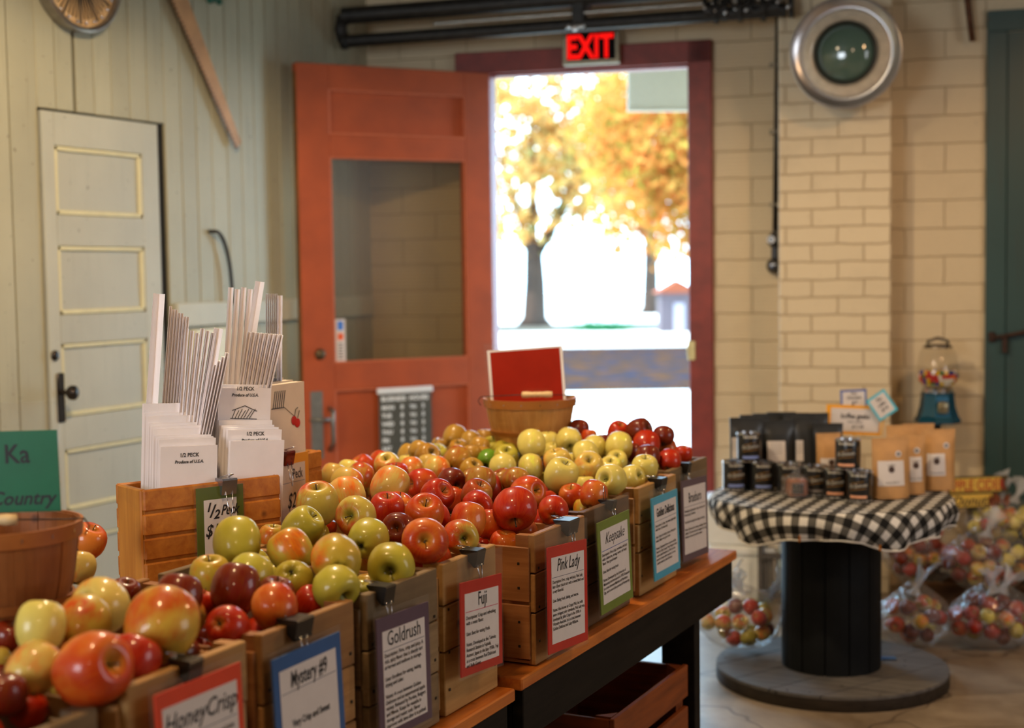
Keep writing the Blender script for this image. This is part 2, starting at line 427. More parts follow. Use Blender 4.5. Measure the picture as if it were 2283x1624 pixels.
# open red screen door
HP = Vector((-3.118, 6.053, 0)); DD = Vector((-.587, -.810, 0)).normalized()
DM = frame(DD, (0, 0, 1), HP) @ Matrix(((1, 0, 0, 0), (0, 0, 1, 0), (0, -1, 0, 0), (0, 0, 0, 1)))
# local x along leaf, z up; the face towards the room is the one at  sgn*y
DN = DD.cross(Vector((0, 0, 1)));
SG = 1
m_red = plain('orange_red_door_paint', srgb(166, 72, 26), .55, var=.14, scale=6)
m_bead = plain('bead_highlight_paint', srgb(190, 98, 60), .5, var=.1)  # lighter than the door: bead highlights put into the paint colour
dr = MB(); T = .052
def dbox(u0, u1, z0, z1, y0=-T / 2, y1=T / 2, mb=None, bev=.003): (mb or dr).box2((u0, y0, z0), (u1, y1, z1), bev=bev)
dbox(0, .13, .02, 2.39); dbox(.805, .955, .02, 2.39)
dbox(.13, .805, 2.28, 2.39); dbox(.13, .805, 1.98, 2.08); dbox(.13, .805, .93, 1.05); dbox(.13, .805, .02, .22)
d2 = struct('door_2', dr, m_red); d2.matrix_world = DM
q = MB(); q.box2((.13, -.004, 2.08), (.805, .004, 2.28)); q.box2((.13, -.004, .22), (.805, .004, .93)); q.build('door_panel', m_red, d2)
q = MB()
for (z0, z1) in ((2.08, 2.28), (1.05, 1.98), (.22, .93)):
    for s_ in (-1, 1):
        q.box2((.13, s_ * .004, z0), (.137, s_ * .024, z1)); q.box2((.798, s_ * .004, z0), (.805, s_ * .024, z1))
        q.box2((.137, s_ * .004, z0), (.798, s_ * .024, z0 + .008)); q.box2((.137, s_ * .004, z1 - .008), (.798, s_ * .024, z1))
q.build('panel_bead', m_bead, d2)
MB().box2((.14, -.0015, 1.06), (.795, .0015, 1.97)).build('screen_glass', clear('dark_screen_glass', (.78, .74, .64), .02, .25), d2)
q = MB(); q.box2((.865, SG * .021, .62), (.925, SG * .027, .93), bev=.002); q.build('lock_plate', plain('tarnished_steel', (.22, .21, .18), .4, .8), d2)
q = MB(); q.tube([(.835, SG * .026, .85), (.835, SG * .075, .84), (.84, SG * .08, .80), (.84, SG * .08, .70), (.84, SG * .03, .66)], .009, 8)
q.tube([(.93, SG * .03, .80), (.84, SG * .05, .80)], .008, 8)
q.build('pull_handle', MATS['tarnished_steel'], d2, True)
q = MB().lathe([(0, 0), (.024, 0), (.026, .008), (.016, .018), (0, .02)], 20, Matrix.Translation((.874, SG * .021, 1.095)) @ rotM('X', 90 if SG < 0 else -90)); q.build('deadbolt', plain('brown_brass', (.12, .08, .04), .4, .8), d2, True)
q = MB(); q.box2((.952, -.018, .1), (.958, .018, 2.35)); q.build('worn_edge', plain('worn_wood_edge', srgb(120, 80, 30), .6, var=.4, scale=8), d2)
# decal strip on the glass
dec = thing('door_sticker', 'narrow white vertical sticker with blue and orange squares low on the screen door glass', 'sticker', M=DM)
MB().box2((.742, SG * .0035, 1.055), (.79, SG * .005, 1.25)).build('backing', white_paper, dec)
MB().box2((.752, SG * .005, 1.20), (.780, SG * .0056, 1.24)).build('blue_square', plain('sticker_blue', srgb(60, 120, 210), .4), dec)
MB().box2((.752, SG * .005, 1.155), (.780, SG * .0056, 1.185)).build('orange_square', plain('sticker_orange', srgb(230, 90, 20), .4), dec)
q = MB()
for k in range(6): q.box2((.755, SG * .005, 1.07 + k * .013), (.778, SG * .0056, 1.075 + k * .013))
q.build('print', ink_grey, dec)
# business hours board
BH = thing('business_hours_board', 'grey business hours board with white letters hanging on the red open door', 'sign', M=DM)
MB().box2((.335, SG * .034, .56), (.60, SG * .040, .905), bev=.002).build('board', plain('slate_grey_board', srgb(74, 74, 66), .6), BH)
MB().box2((.328, SG * .030, .900), (.607, SG * .046, .928), bev=.004).build('top_rail', plain('white_plastic', srgb(225, 228, 230), .35, var=.03), BH)
MB().box2((.328, SG * .030, .545), (.607, SG * .046, .562), bev=.004).build('bottom_rail', MATS['white_plastic'], BH)
TM = frame(-Vector((1, 0, 0)), (0, 0, 1), (.60, SG * .0408, .56))
wt = plain('white_letter', srgb(232, 236, 236), .5, var=.02)
def bt(s, size, x, y, xs=1): text(BH, s, size, x, y, 0, wt, 'lettering', align='LEFT', xs=xs, bold=.0012, M=TM)
bt('BUSINESS  HOURS', .030, .012, .307, .98)
for i, dday in enumerate(['MON', 'TUE', 'WED', 'THU', 'FRI', 'SAT', 'SUN']):
    yb = .268 - i * .038
    bt(dday, .026, .014, yb)
    if dday != 'SUN': bt('8', .028, .108, yb); bt('TO', .022, .155, yb); bt('5', .028, .215, yb)
    else: bt('CLOSED', .024, .10, yb)

# dark green-blue plank door at the right
m_teal = paint('teal_door_paint', srgb(46, 76, 76), srgb(70, 44, 24), amt=.3, rough=.35)
t3 = MB(); T0 = 1.188
t3.box2((T0, -.03, 0), (T0 + .085, 0, 2.47), bev=.003); t3.box2((T0, -.032, 2.47), (T0 + 1.2, 0, 2.56), bev=.003)
for k in range(5): t3.box2((T0 + .0855 + k * .17, -.018, 0), (T0 + .252 + k * .17, 0, 2.465), bev=.003)
d3 = struct('door_3', t3, m_teal); d3.location = WP; d3.rotation_euler = (0, 0, TH)
def Lw(p, off=0):                                 # world point -> wall coordinates
    q_ = p - WP; return Vector((q_.dot(WD), -(q_.dot(WN)), q_.z))
q = MB(); a = Lw(onw(2212, 752, .05)); bpt = Lw(onw(2300, 738, .05)); cpt = Lw(onw(2240, 770, .05))
q.tube([a, a + Vector((.03, 0, 0)), bpt, bpt + Vector((.1, 0, .01))], .009, 8); q.box((a.x + .0, -.035, a.z), (.03, .03, .045), bev=.006)
q.box((cpt.x, -.04, cpt.z), (.022, .04, .07), bev=.004)
q.build('door_latch', plain('rust_iron', (.045, .022, .015), .6, .5, var=.4), d3)

# ================================================================ display tables
m_top = wood('orange_pine_top', srgb(168, 84, 26), srgb(214, 128, 50), 1, 60, .38, .25, .2)
m_leg = wood('black_stained_wood', (.007, .006, .005), (.018, .014, .011), 1, 50, .6, .3, 0, False, .12)
def table(name, label, y0, y1, zt, xf, legs):
    t = thing(name, label, 'table', (-1.7, (y0 + y1) / 2, 0))
    def L(a, b_): return (a[0] + 1.7, a[1] - (y0 + y1) / 2, a[2]), (b_[0] + 1.7, b_[1] - (y0 + y1) / 2, b_[2])
    q = MB()
    for k in range(5):
        xa = -2.2 + k * (xf + 2.2) / 5; q.box2(*L((xa, y0, zt - .026), (xa + (xf + 2.2) / 5 - .002, y1, zt)), bev=.003)
    q.build('table_top', m_top, t)
    q = MB(); q.box2(*L((xf - .035, y0 + .02, zt - .135), (xf - .010, y1 - .02, zt - .0265)), bev=.002); q.box2(*L((-2.17, y0 + .02, zt - .135), (-2.145, y1 - .02, zt - .0265)))
    q.box2(*L((-2.144, y1 - .05, zt - .135), (xf - .036, y1 - .02, zt - .0265))); q.box2(*L((-2.144, y0 + .02, zt - .135), (xf - .036, y0 + .05, zt - .0265)))
    q.build('apron', m_leg, t)
    for ly in legs:
        for lx in (xf - .13, -2.14):
            MB().box2(*L((lx, ly, 0), (lx + .095, ly + .045, zt - .027)), bev=.002).build('leg', m_leg, t)
    return t
table('display_table', 'far display table with orange plank top on black legs under the labelled apple crates', 2.475, 3.875, .650, -1.215, (3.60, 2.50))
table('display_table', 'near display table with orange plank top and black apron, nearest the camera', .25, 2.465, .632, -1.225, (2.36, .40))
# bolts on the apron
# ================================================================ slatted apple crates
def cratewood(i, ca, cb): return wood('crate_wood_%d' % i, ca, cb, 1, 55, .6, .55)
CW = [wood('crate_pine_honey', srgb(170, 124, 66), srgb(214, 168, 104), 1, 55, .6, .85),
      wood('crate_pine_weathered', srgb(122, 98, 66), srgb(168, 140, 100), 1, 55, .65, .95),
      wood('crate_pine_brown', srgb(150, 102, 54), srgb(196, 146, 86), 1, 55, .6, .85),
      wood('crate_pine_dark', srgb(86, 56, 30), srgb(128, 90, 54), 1, 55, .6, .85)]
CWx = [wood('crate_side_honey', srgb(164, 112, 60), srgb(206, 156, 94), 0, 55, .6, .5),
       wood('crate_side_weathered', srgb(100, 76, 50), srgb(144, 112, 78), 0, 55, .65, .6),
       wood('crate_side_brown', srgb(142, 88, 46), srgb(190, 130, 78), 0, 55, .6, .5),
       wood('crate_side_dark', srgb(80, 52, 28), srgb(122, 84, 50), 0, 55, .6, .5)]
nailm = plain('nail_head', (.03, .025, .02), .5, .5)
def crate(label, x0, x1, y0, y1, z0, h, wi, splits=(.38, .68), group='slatted apple crates on the display tables', rot=0, seed=0, name='apple_crate', cw=None):
    cx, cy = (x0 + x1) / 2, (y0 + y1) / 2
    t = thing(name, label, 'crate', (cx, cy, z0), math.radians(rot), group)
    hx, hy = (x1 - x0) / 2, (y1 - y0) / 2; rg = random.Random(seed)
    A, B = cw if cw else (CW[wi], CWx[wi])
    for sx in (1, -1):
        q = MB(); zs = [0] + [h * s_ for s_ in splits] + [h]
        for a, b_ in zip(zs, zs[1:]):
            j = rg.uniform(0, .003)
            q.box2((sx * (hx - .016) - sx * j, -hy + .008, a + .002), (sx * hx - sx * j, hy - .008, b_ - .001), bev=.0018)
        q.build('end_panel', A, t)
    for sy in (1, -1):
        for (a, b_) in ((.014, .125), (.132, h - .026)):
            MB().box2((-hx + .001, sy * (hy - .0078), a), (hx - .012, sy * hy, b_), bev=.0015).build('side_slat', B, t)
        MB().box2((-hx + .0165, sy * (hy - .03), .01), (-hx + .045, sy * (hy - .0085), h - .006)).build('corner_post', B, t)
        MB().box2((hx - .045, sy * (hy - .03), .01), (hx - .0165, sy * (hy - .0085), h - .003)).build('corner_post', B, t)
    MB().box2((-hx + .0165, -hy + .0085, .004), (hx - .0165, hy - .0085, .013)).build('crate_floor', B, t)
    q = MB()
    for sy in (1, -1):
        for zz in (.04, .09, .16, .21): q.box((hx - .035, sy * (hy + .0002), zz), (.005, .001, .005))
    for zz in (.05, .12, .2): 
        for sy in (1, -1): q.box((hx + .0003, sy * (hy - .022), zz), (.001, .005, .005))
    q.build('nail_heads', nailm, t)
    return t
ZT, ZN = .651, .633
crate('weathered apple crate at the bottom left corner of the photo, without a visible card', -1.70, -1.275, 1.115, 1.372, ZN, .268, 1, seed=1)
crate('honey-coloured apple crate carrying the orange-framed HoneyCrisp card', -1.70, -1.262, 1.395, 1.665, ZN, .287, 0, seed=2)
crate('brown apple crate carrying the blue-framed Mystery card', -1.70, -1.258, 1.682, 1.948, ZN, .287, 2, (.30, .62), seed=3)
crate('weathered apple crate carrying the purple-framed Goldrush card', -1.70, -1.256, 1.968, 2.222, ZN, .287, 1, (.33, .66), seed=4)
crate('honey-coloured apple crate carrying the red-framed Fuji card', -1.70, -1.258, 2.234, 2.462, ZN, .287, 0, (.42, .72), seed=5)
crate('honey-brown apple crate with its side showing, carrying the red-framed script card', -1.67, -1.225, 2.553, 2.822, ZT, .270, 2, (.40, .70), seed=6)
crate('dark apple crate carrying the olive-framed Keepsake card', -1.70, -1.250, 2.862, 3.145, ZT, .266, 3, (.36, .70), seed=7)
crate('honey-coloured apple crate carrying the light blue-framed Golden Delicious card', -1.70, -1.256, 3.208, 3.488, ZT, .270, 0, (.40, .66), seed=8)
crate('weathered apple crate at the far end of the table with the mauve-framed Braeburn card', -1.73, -1.290, 3.518, 3.842, ZT, .270, 1, (.33, .66), seed=9)
crate('brown apple crate in the wall-side row behind the far end crate', -2.13, -1.745, 3.42, 3.80, ZT, .268, 3, seed=10)
crate('brown apple crate in the wall-side row beside the tall box with the orange card', -2.11, -1.715, 3.00, 3.36, ZT, .268, 2, seed=11)
crate('low crate in the wall-side row in front of the second pine box', -1.925, -1.712, 2.56, 2.955, ZT, .225, 2, seed=13)
crate('low crate in the wall-side row behind the left basket', -2.11, -1.83, 1.60, 2.02, ZN, .255, 2, seed=12)

# dark orange crates stored under the table
ow = (wood('stained_crate_wood', srgb(110, 50, 16), srgb(160, 80, 28), 1, 55, .5, .35), wood('stained_crate_side', srgb(100, 44, 14), srgb(150, 72, 24), 0, 55, .5, .35))
def undercrate(label, x0, x1, y0, y1, z0, h):
    cx, cy = (x0 + x1) / 2, (y0 + y1) / 2; hx, hy = (x1 - x0) / 2, (y1 - y0) / 2
    t = thing('storage_crate', label, 'crate', (cx, cy, z0), 0, 'stained crates stored under the table')
    for s_ in (1, -1):
        for a, b_ in ((.005, h * .42), (h * .56, h)):
            MB().box2((s_ * hx, -hy, a), (s_ * (hx - .014), hy, b_), bev=.002).build('long_slat', ow[0], t)
        MB().box2((-hx + .015, s_ * hy, .004), (hx - .015, s_ * (hy - .014), h * .98), bev=.002).build('end_panel', ow[1], t)
        for s2 in (1, -1):
            MB().prism([(s2 * (hx - .0145), s_ * (hy - .0145)), (s2 * (hx - .055), s_ * (hy - .0145)), (s2 * (hx - .0145), s_ * (hy - .055))], h * .97, Matrix.Translation((0, 0, .006))).build('corner_block', ow[1], t)
    MB().box2((-hx + .015, -hy + .015, .002), (hx - .015, hy - .015, .012)).build('crate_floor', ow[1], t)
    return t
undercrate('orange-stained crate stacked on top under the table, open and empty', -1.62, -1.25, 3.03, 3.545, .205, .195)
undercrate('orange-stained crate on the floor below the empty stacked one', -1.62, -1.25, 3.03, 3.545, .0, .2)
undercrate('orange-stained crate under the table nearer the camera, holding a red apple', -1.66, -1.28, 2.565, 2.985, .12, .205)
undercrate('orange-stained crate under the near storage crate, at the floor', -1.66, -1.28, 2.565, 2.985, .0, .118)

# ================================================================ tall box-crates holding paper bags
m_box = wood('box_pine_orange', srgb(168, 92, 26), srgb(212, 136, 52), 1, 45, .42, .3, .15)
m_box_e = wood('box_pine_end', srgb(176, 104, 30), srgb(206, 138, 54), 2, 45, .42, .1, .15)
def bagbox(label, O, dirv, ln, dp, z0, z1, nsl):
    M = frame(dirv, (0, 0, 1), (O[0], O[1], z0)) @ Matrix(((1, 0, 0, 0), (0, 0, 1, 0), (0, -1, 0, 0), (0, 0, 0, 1)))
    # x along the long front (dirv), y backwards from the front face is +y, z up
    t = thing('bag_box', label, 'box', M=M, group='pine boxes holding folded paper bags')
    h = z1 - z0; st = h / nsl
    for yy in (0, dp - .012):
        q = MB(); q.box2((.002, yy + .004, .003), (ln - .002, yy + .008, h - .006))
        for k in range(nsl): q.box2((.0, yy, k * st + .002), (ln, yy + .012, (k + 1) * st - .004), bev=.003)
        q.build('slat_panel', m_box, t)
    for xx in (.0, ln - .014):
        MB().box2((xx - (.002 if xx == 0 else -.002), .0125, .0), (xx + .012, dp - .0125, h - .004), bev=.003).build('end_panel', m_box_e, t)
    MB().box2((.015, .0125, .002), (ln - .015, dp - .0125, .01)).build('box_floor', m_box_e, t)
    return t, M
A1 = onz(320, 1090, 1.03); A2 = onz(625, 1055, 1.03)
dv1 = (A2 - A1); L1 = dv1.length; dv1.normalize()
box1, BM1 = bagbox('orange pine box with the olive-framed half peck card, full of white paper bags', A1, dv1, L1, .135, ZN, 1.03, 8)
B2 = onz(718, 1000, 1.03); 
box2_, BM2 = bagbox('orange pine box with the orange-framed peck card, beyond the first box', B2 - Vector((0, .24, 0)), Vector((0, 1, 0)), .24, .16, ZT, 1.03, 8)

# ================================================================ paper bags
m_bag = plain('white_kraft_paper', srgb(240, 236, 240), .6, var=.03, scale=20)
m_bag2 = plain('cream_kraft_paper', srgb(226, 208, 186), .6, var=.04, scale=20)
def bag_mesh(wd, ht, tk, m):
    q = MB(); n = 6
    # folded bag: two outer sheets and a pinched gusset, folded bottom flap at the top end
    pts = [(-wd / 2, 0), (-wd / 2 + .012, tk / 2), (-wd / 2, tk), (wd / 2, tk), (wd / 2 - .012, tk / 2), (wd / 2, 0)]
    q.prism(pts, ht)
    q.box2((-wd / 2 + .001, tk, ht * .80), (wd / 2 - .001, tk + .0012, ht - .002))
    return q.mesh('bag', m)
def bag(wd, ht, tk, loc, yaw, lean, roll, label, group, m=None, me=None, parts=None):
    me = me or bag_mesh(wd, ht, tk, m or m_bag)
    o = link('paper_bag', me); o.matrix_world = Matrix.Translation(loc) @ rotM('Z', yaw) @ rotM('Y', roll) @ rotM('X', lean)
    tag(o, label, 'paper bag', group); return o
# bags in the first box: two stacks of folded bags facing out and fans of bags seen edge-on
BMi = BM1
def inbox(M, x, y, z): return M @ Vector((x, y, z))
def bags_row(M, x, wd, tops, y0, dy, z0, tk, label, group, lean=0, roll=0, yawo=0, m=None):
    out = []
    yaw = math.degrees(M.to_euler().z)
    for k, tp in enumerate(tops):
        me = bag_mesh(wd, tp - z0, tk, m or m_bag)
        o = link('paper_bag', me)
        o.matrix_world = M @ Matrix.Translation((x + rb.uniform(-.002, .002), y0 + dy * k, z0)) @ rotM('Z', yawo + rb.uniform(-1, 1)) @ rotM('Y', roll) @ rotM('X', lean)
        tag(o, label, 'paper bag', group); out.append(o)
    return out
rb = random.Random(5)
zb = .36
LAB_A = 'folded white half peck bag in the left front stack of the first pine box'
ra = bags_row(BM1, .088, .128, [.472, .486, .488, .492, .505, .510, .516, .530, .536, .555], .016, .0088, .05, .0064, LAB_A, 'short bag stack at the left of the first box', lean=0, roll=3)
LAB_C = 'folded white half peck bag in the right front stack of the first pine box'
rc = bags_row(BM1, .238, .128, [.470, .492, .496, .500, .51, .578, .585], .016, .0125, .05, .0085, LAB_C, 'short bag stack at the right of the first box', lean=0, roll=4)
def bagprint(o, tp, tk, wd, pic=True):
    Mx = frame((1, 0, 0), (0, 0, 1), (0, -.0006, tp))
    text(o, '1/2 PECK', .011, 0, -.055, 0, ink_grey, 'lettering', M=Mx, bold=.0003)
    text(o, 'Produce of U.S.A.', .009, 0, -.068, 0, ink_grey, 'lettering', M=Mx, shear=.2, bold=.0003)
    if pic:
        q = MB()
        for a in range(7):
            q.tube([(-.03 + a * .007, -.0008, tp - .115), (-.022 + a * .008, -.0008, tp - .095 - .003 * (a % 2))], .0007, 5)
        q.tube([(-.034, -.0008, tp - .115), (.03, -.0008, tp - .117)], .0008, 5); q.tube([(-.03, -.0008, tp - .098), (.0, -.0008, tp - .088), (.03, -.0008, tp - .1)], .0008, 5)
        q.build('orchard_drawing', ink_grey, o)
bagprint(ra[0], .455, .0064, .125, False); bagprint(rc[1], .485, .009, .125, False); bagprint(rc[5], .578, .009, .125, True)
# edge-on tall bags: local width runs away from the viewer, so yaw is turned towards the line of sight
def edgebags(specs, label, group):
    for (px, py_top, px_b, py_b, Z, tk, wd, dz) in specs:
        Z = 2.81 + .00069 * (px_b - 320) + Z
        top = ond(px, py_top, Z); bot = ond(px_b, py_b, Z)
        up = (top - bot); L = up.length; view = (bot - CP); view.z = 0; view.normalize()
        right = view.cross(Vector((0, 0, 1)))
        upn = up.normalized(); nrm = (right - upn * right.dot(upn)).normalized(); dep = upn.cross(nrm) * -1
        # local x = away from viewer (bag width), y = thickness, z = up
        x_ = (view - upn * view.dot(upn)).normalized(); y_ = upn.cross(x_)
        M = Matrix(((x_.x, y_.x, upn.x, bot.x), (x_.y, y_.y, upn.y, bot.y), (x_.z, y_.z, upn.z, bot.z), (0, 0, 0, 1)))
        q = MB(); q.prism([(0, -tk / 2), (.012, 0), (0, tk / 2), (wd, tk / 2), (wd - .012, 0), (wd, -tk / 2)], L)
        me = q.mesh('bag', m_bag); o = link('paper_bag', me); o.matrix_world = M; tag(o, label, 'paper bag', group)
ZB = .112
e = []
e.append((355, 655, 328, 1075, ZB + .02, .0235, .055, 0))
edgebags(e, 'single tall white bag standing left of the fan, against the panelled door', 'single tall bag')
e = []
for k in range(7):
    e.append((381 + k * 6.4, 683 + k * 4 + (k % 2) * 3, 352 + k * 5.6, 1075, ZB + .03, .0054, .055, 0))
edgebags(e, 'tall folded white bag in the upper left fan above the first box', 'tall bags, upper left fan')
e = []
for k in range(7):
    e.append((417 + k * 11.8, 733 + (k % 3) * 5, 392 + k * 6.2, 1080, ZB - k * .003, .0078 if k < 6 else .018, .05, 0))
edgebags(e, 'tall folded white bag in the middle fan leaning right above the first box', 'tall bags, middle fan')
e = []
for k in range(4):
    e.append((470 + k * 9 + 10, 815 - k * 9, 425 + k * 6, 1085, ZB - .035, .0066, .045, 0))
edgebags(e, 'folded white bag at the short right edge of the middle fan', 'bags at the right edge of the middle fan')
e = []
for k in range(5):
    e.append((515 + k * 14.5, 641 + (k % 2) * 4, 492 + k * 9, 1075, ZB + .13, .0115, .05, 0))
edgebags(e, 'tall folded white bag in the rear middle fan above the first box', 'tall bags, rear middle fan')
edgebags([(580, 628, 520, 1010, ZB + .11, .0195, .05, 0)], 'tallest single white bag leaning right out of the first box', 'tallest bag')
e = []
for k in range(6):
    e.append((594 + k * 4.6, 655, 596 + k * 4.6, 1040, ZB + .26, .0034, .05, 0))
edgebags(e + [(624, 659, 622, 1040, ZB + .26, .0125, .05, 0)], 'tall upright white bag in the rear right stack, behind the pine box', 'tall bags, rear right stack')
e = []
for k in range(8):
    e.append((556 + k * 10.2, 741 + k * .9, 505 + k * 7, 1070, ZB + .025, .0082, .05, 0))
edgebags(e, 'folded white bag in the right-hand fan leaning right above the first box', 'tall bags, right fan')
# large cream bags in the second box
LAB_P = 'large cream paper bag with red apple print standing in the second pine box'
rp = bags_row(BM2, .125, .15, [.545, .548, .553, .556], .02, .03, .03, .022, LAB_P, 'large cream bags in the second box', m=m_bag2)
o = rp[0]
q = MB()
for (ax, az) in ((.028, .425), (.042, .418)): q.sphere((ax, -.0016, az), .011, 12, sc=(1, .15, 1))
q.build('apple_print', plain('print_red', srgb(190, 20, 22), .5), o)
q = MB()
q.tube([(.03, -.002, .435), (.034, -.002, .45), (.044, -.002, .455)], .0009, 5); q.tube([(.042, -.002, .43), (.05, -.002, .447)], .0009, 5)
for a in range(6): q.tube([(-.055 + a * .008, -.001, .4595), (-.045 + a * .008, -.001, .50)], .0008, 5)
q.tube([(-.06, -.001, .46), (-.01, -.001, .46)], .0012, 5); q.tube([(-.01, -.001, .46), (.03, -.0015, .435)], .0006, 4)
q.build('orchard_drawing', ink_grey, o)

# ================================================================ splint baskets with bail handles
m_spl = wood('splint_tan', srgb(188, 126, 58), srgb(232, 176, 100), 2, 38, .55, .35)
m_spl2 = wood('splint_brown', srgb(132, 74, 30), srgb(176, 108, 52), 2, 38, .55, .35)
m_hoop = wood('hoop_tan', srgb(166, 98, 36), srgb(196, 128, 54), 0, 8, .5, .1, 0, False)
m_hoop2 = wood('hoop_brown', srgb(150, 84, 34), srgb(178, 110, 52), 0, 8, .5, .1, 0, False)
m_grip = plain('turned_pale_wood', srgb(222, 190, 138), .45, var=.05)
def basket(label, loc, rt, rb_, h, ms, mh, rotz, gripoff=0):
    t = thing('splint_basket', label, 'basket', loc, rotz, 'half peck splint baskets standing on the apples')
    q = MB(); n = 18
    for k in range(n):
        a0 = 2 * math.pi * (k - .02) / n; a1 = 2 * math.pi * (k + 1.02) / n; off = .0016 * (k % 2)
        def f(u, v, o_=0):
            a = a0 + (a1 - a0) * u; r = rb_ + (rt - rb_) * v + off + o_ + .006 * math.sin(math.pi * v); return (r * math.cos(a), r * math.sin(a), h * v)
        pts_o = [[q.bm.verts.new(f(i / 3, j / 4, 0)) for j in range(5)] for i in range(4)]
        pts_i = [[q.bm.verts.new(f(i / 3, j / 4, -.002)) for j in range(5)] for i in range(4)]
        for i in range(3):
            for j in range(4):
                q.bm.faces.new((pts_o[i][j], pts_o[i + 1][j], pts_o[i + 1][j + 1], pts_o[i][j + 1]))
                q.bm.faces.new((pts_i[i][j + 1], pts_i[i + 1][j + 1], pts_i[i + 1][j], pts_i[i][j]))
        for j in range(4):
            q.bm.faces.new((pts_i[0][j], pts_o[0][j], pts_o[0][j + 1], pts_i[0][j + 1])); q.bm.faces.new((pts_o[3][j], pts_i[3][j], pts_i[3][j + 1], pts_o[3][j + 1]))
        for i in range(3): q.bm.faces.new((pts_o[i][4], pts_o[i + 1][4], pts_i[i + 1][4], pts_i[i][4]))
    q.build('splints', ms, t)
    def hoop(z, wd, name, ex=.0065):
        rr = lambda zz: rb_ + (rt - rb_) * zz / h + .006 * math.sin(math.pi * zz / h)
        MB().lathe([(rr(z) + .0025, z), (rr(z) + ex, z), (rr(min(h, z + wd)) + ex, z + wd), (rr(min(h, z + wd)) - (.0 if z < h * .8 else .0) + .0025, z + wd)], 48, close=True).build(name, mh, t, 'auto')
    hoop(h - .022, .024, 'rim_hoop', .0075); hoop(h * .24, .013, 'lower_hoop')
    q = MB()
    for k in range(16):
        a = 2 * math.pi * (k + .5) / 16
        q.box((0, 0, 0), (.0015, .001, .006), Matrix.Translation(((rt + .0078) * math.cos(a), (rt + .0078) * math.sin(a), h - .010)) @ rotM('Z', math.degrees(a) + 90))
    q.build('staples', chrome, t)
    MB().lathe([(0, .004), (rb_ - .004, .004), (rb_ - .004, .010), (0, .010)], 32).build('basket_base', ms, t)
    pts = []
    for k in range(25):
        u = -1 + 2 * k / 24; pts.append(((rt + .014) * u, -(rt * .52) * (1 - u * u) ** .8, h + .006 + .010 * (1 - u * u)))
    pts = [((rt + .012), 0, h - .018)][::-1] and pts
    wr = MB(); wr.tube([(-(rt + .014), .0, h - .02), (-(rt + .022), .0, h - .006)] + pts + [((rt + .022), .0, h - .006), ((rt + .014), 0, h - .02)], .0013, 6)
    wo = wr.build('wire_handle', iron, t, True)
    gy = -(rt * .52) - .002; gz = h + .016
    MB().lathe([(0, -.045), (.0085, -.044), (.0095, -.03), (.0078, -.012), (.0095, -.006), (.0068, -.004), (.0095, 0), (.0068, .004), (.0095, .006), (.0078, .012), (.0095, .03), (.0085, .044), (0, .045)], 16, Matrix.Translation((gripoff, gy, gz)) @ rotM('Y', 90)).build('wooden_grip', m_grip, wo, True)
    return t
bk = onz(1183, 1000, .93)
bz = .942; yawb = math.degrees(PSI)
basket('tan splint basket with the red-printed card, standing on the apples before the doorway', (bk.x, bk.y, bz), .131, .098, .137, m_spl, m_hoop, PSI, .02)
b2 = onz(8, 1385, .915)
basket('brown splint basket with the green card, cut by the left edge of the photo', (b2.x, b2.y, .905), .118, .088, .165, m_spl2, m_hoop2, PSI, .004)

# ================================================================ cards
def card(name, label, M, wd, ht, bord, bw, sl, paper=None, group=None, rule=None):
    """M: x right, y up, z out; origin at the middle of the coloured card"""
    t = thing(name, label, 'sign', M=M, group=group)
    if sl: MB().box2((-wd / 2 - sl[0], -ht / 2 - sl[2], -.0016), (wd / 2 + sl[0], ht / 2 + sl[1], .0016)).build('plastic_sleeve', sleeve_m, t)
    MB().box2((-wd / 2, -ht / 2, -.0008), (wd / 2, ht / 2, .0006 if not sl else .0020)).build('coloured_frame', bord, t)
    z = .0024
    MB().box2((-wd / 2 + bw[0], -ht / 2 + bw[1], .0007), (wd / 2 - bw[0], ht / 2 - bw[2], z)).build('paper', paper or white_paper, t)
    if rule is not None:
        MB().box2((-wd / 2 + bw[0] + .003, rule[0] - .0006, z), (wd / 2 - bw[0] - .003, rule[0] + .0006, z + .0003)).build('rule_line', rule[1], t)
    return t
def para(t, s, size, x, y, width, xs=.9, line=1.0, align='LEFT'):
    return text(t, s, size, x, y, .0029, ink, 'small_print', width=width, align=align, xs=xs, line=line, bold=.00012)
def title(t, s, size, x, y, xs=1, shear=0, bold=.0002): return text(t, s, size, x, y, .0029, ink, 'lettering', xs=xs, shear=shear, bold=bold)
def place_card(TL, TR, BL, X):
    a, b_, c = onx(*TL, X), onx(*TR, X), onx(*BL, X)
    r = (b_ - a); u = (a - c); return r, u, a, b_, c
def crate_card(label, TL, TR, BL, X, col, bw, sl, tilt=2.2, force=0, **k):
    r, u, a, b_, c = place_card(TL, TR, BL, X)
    if force: u = u.normalized() * force; c = a - u
    wd, ht = r.length, u.length; ctr = (b_ + c) / 2
    M = frame(r, u, ctr); M = M @ rotM('X', -tilt)
    M = Matrix.Translation((.004, 0, 0)) @ M
    return card('apple_card', label, M, wd, ht, col, bw, sl, group='framed cards clipped to the apple crates', **k), wd, ht
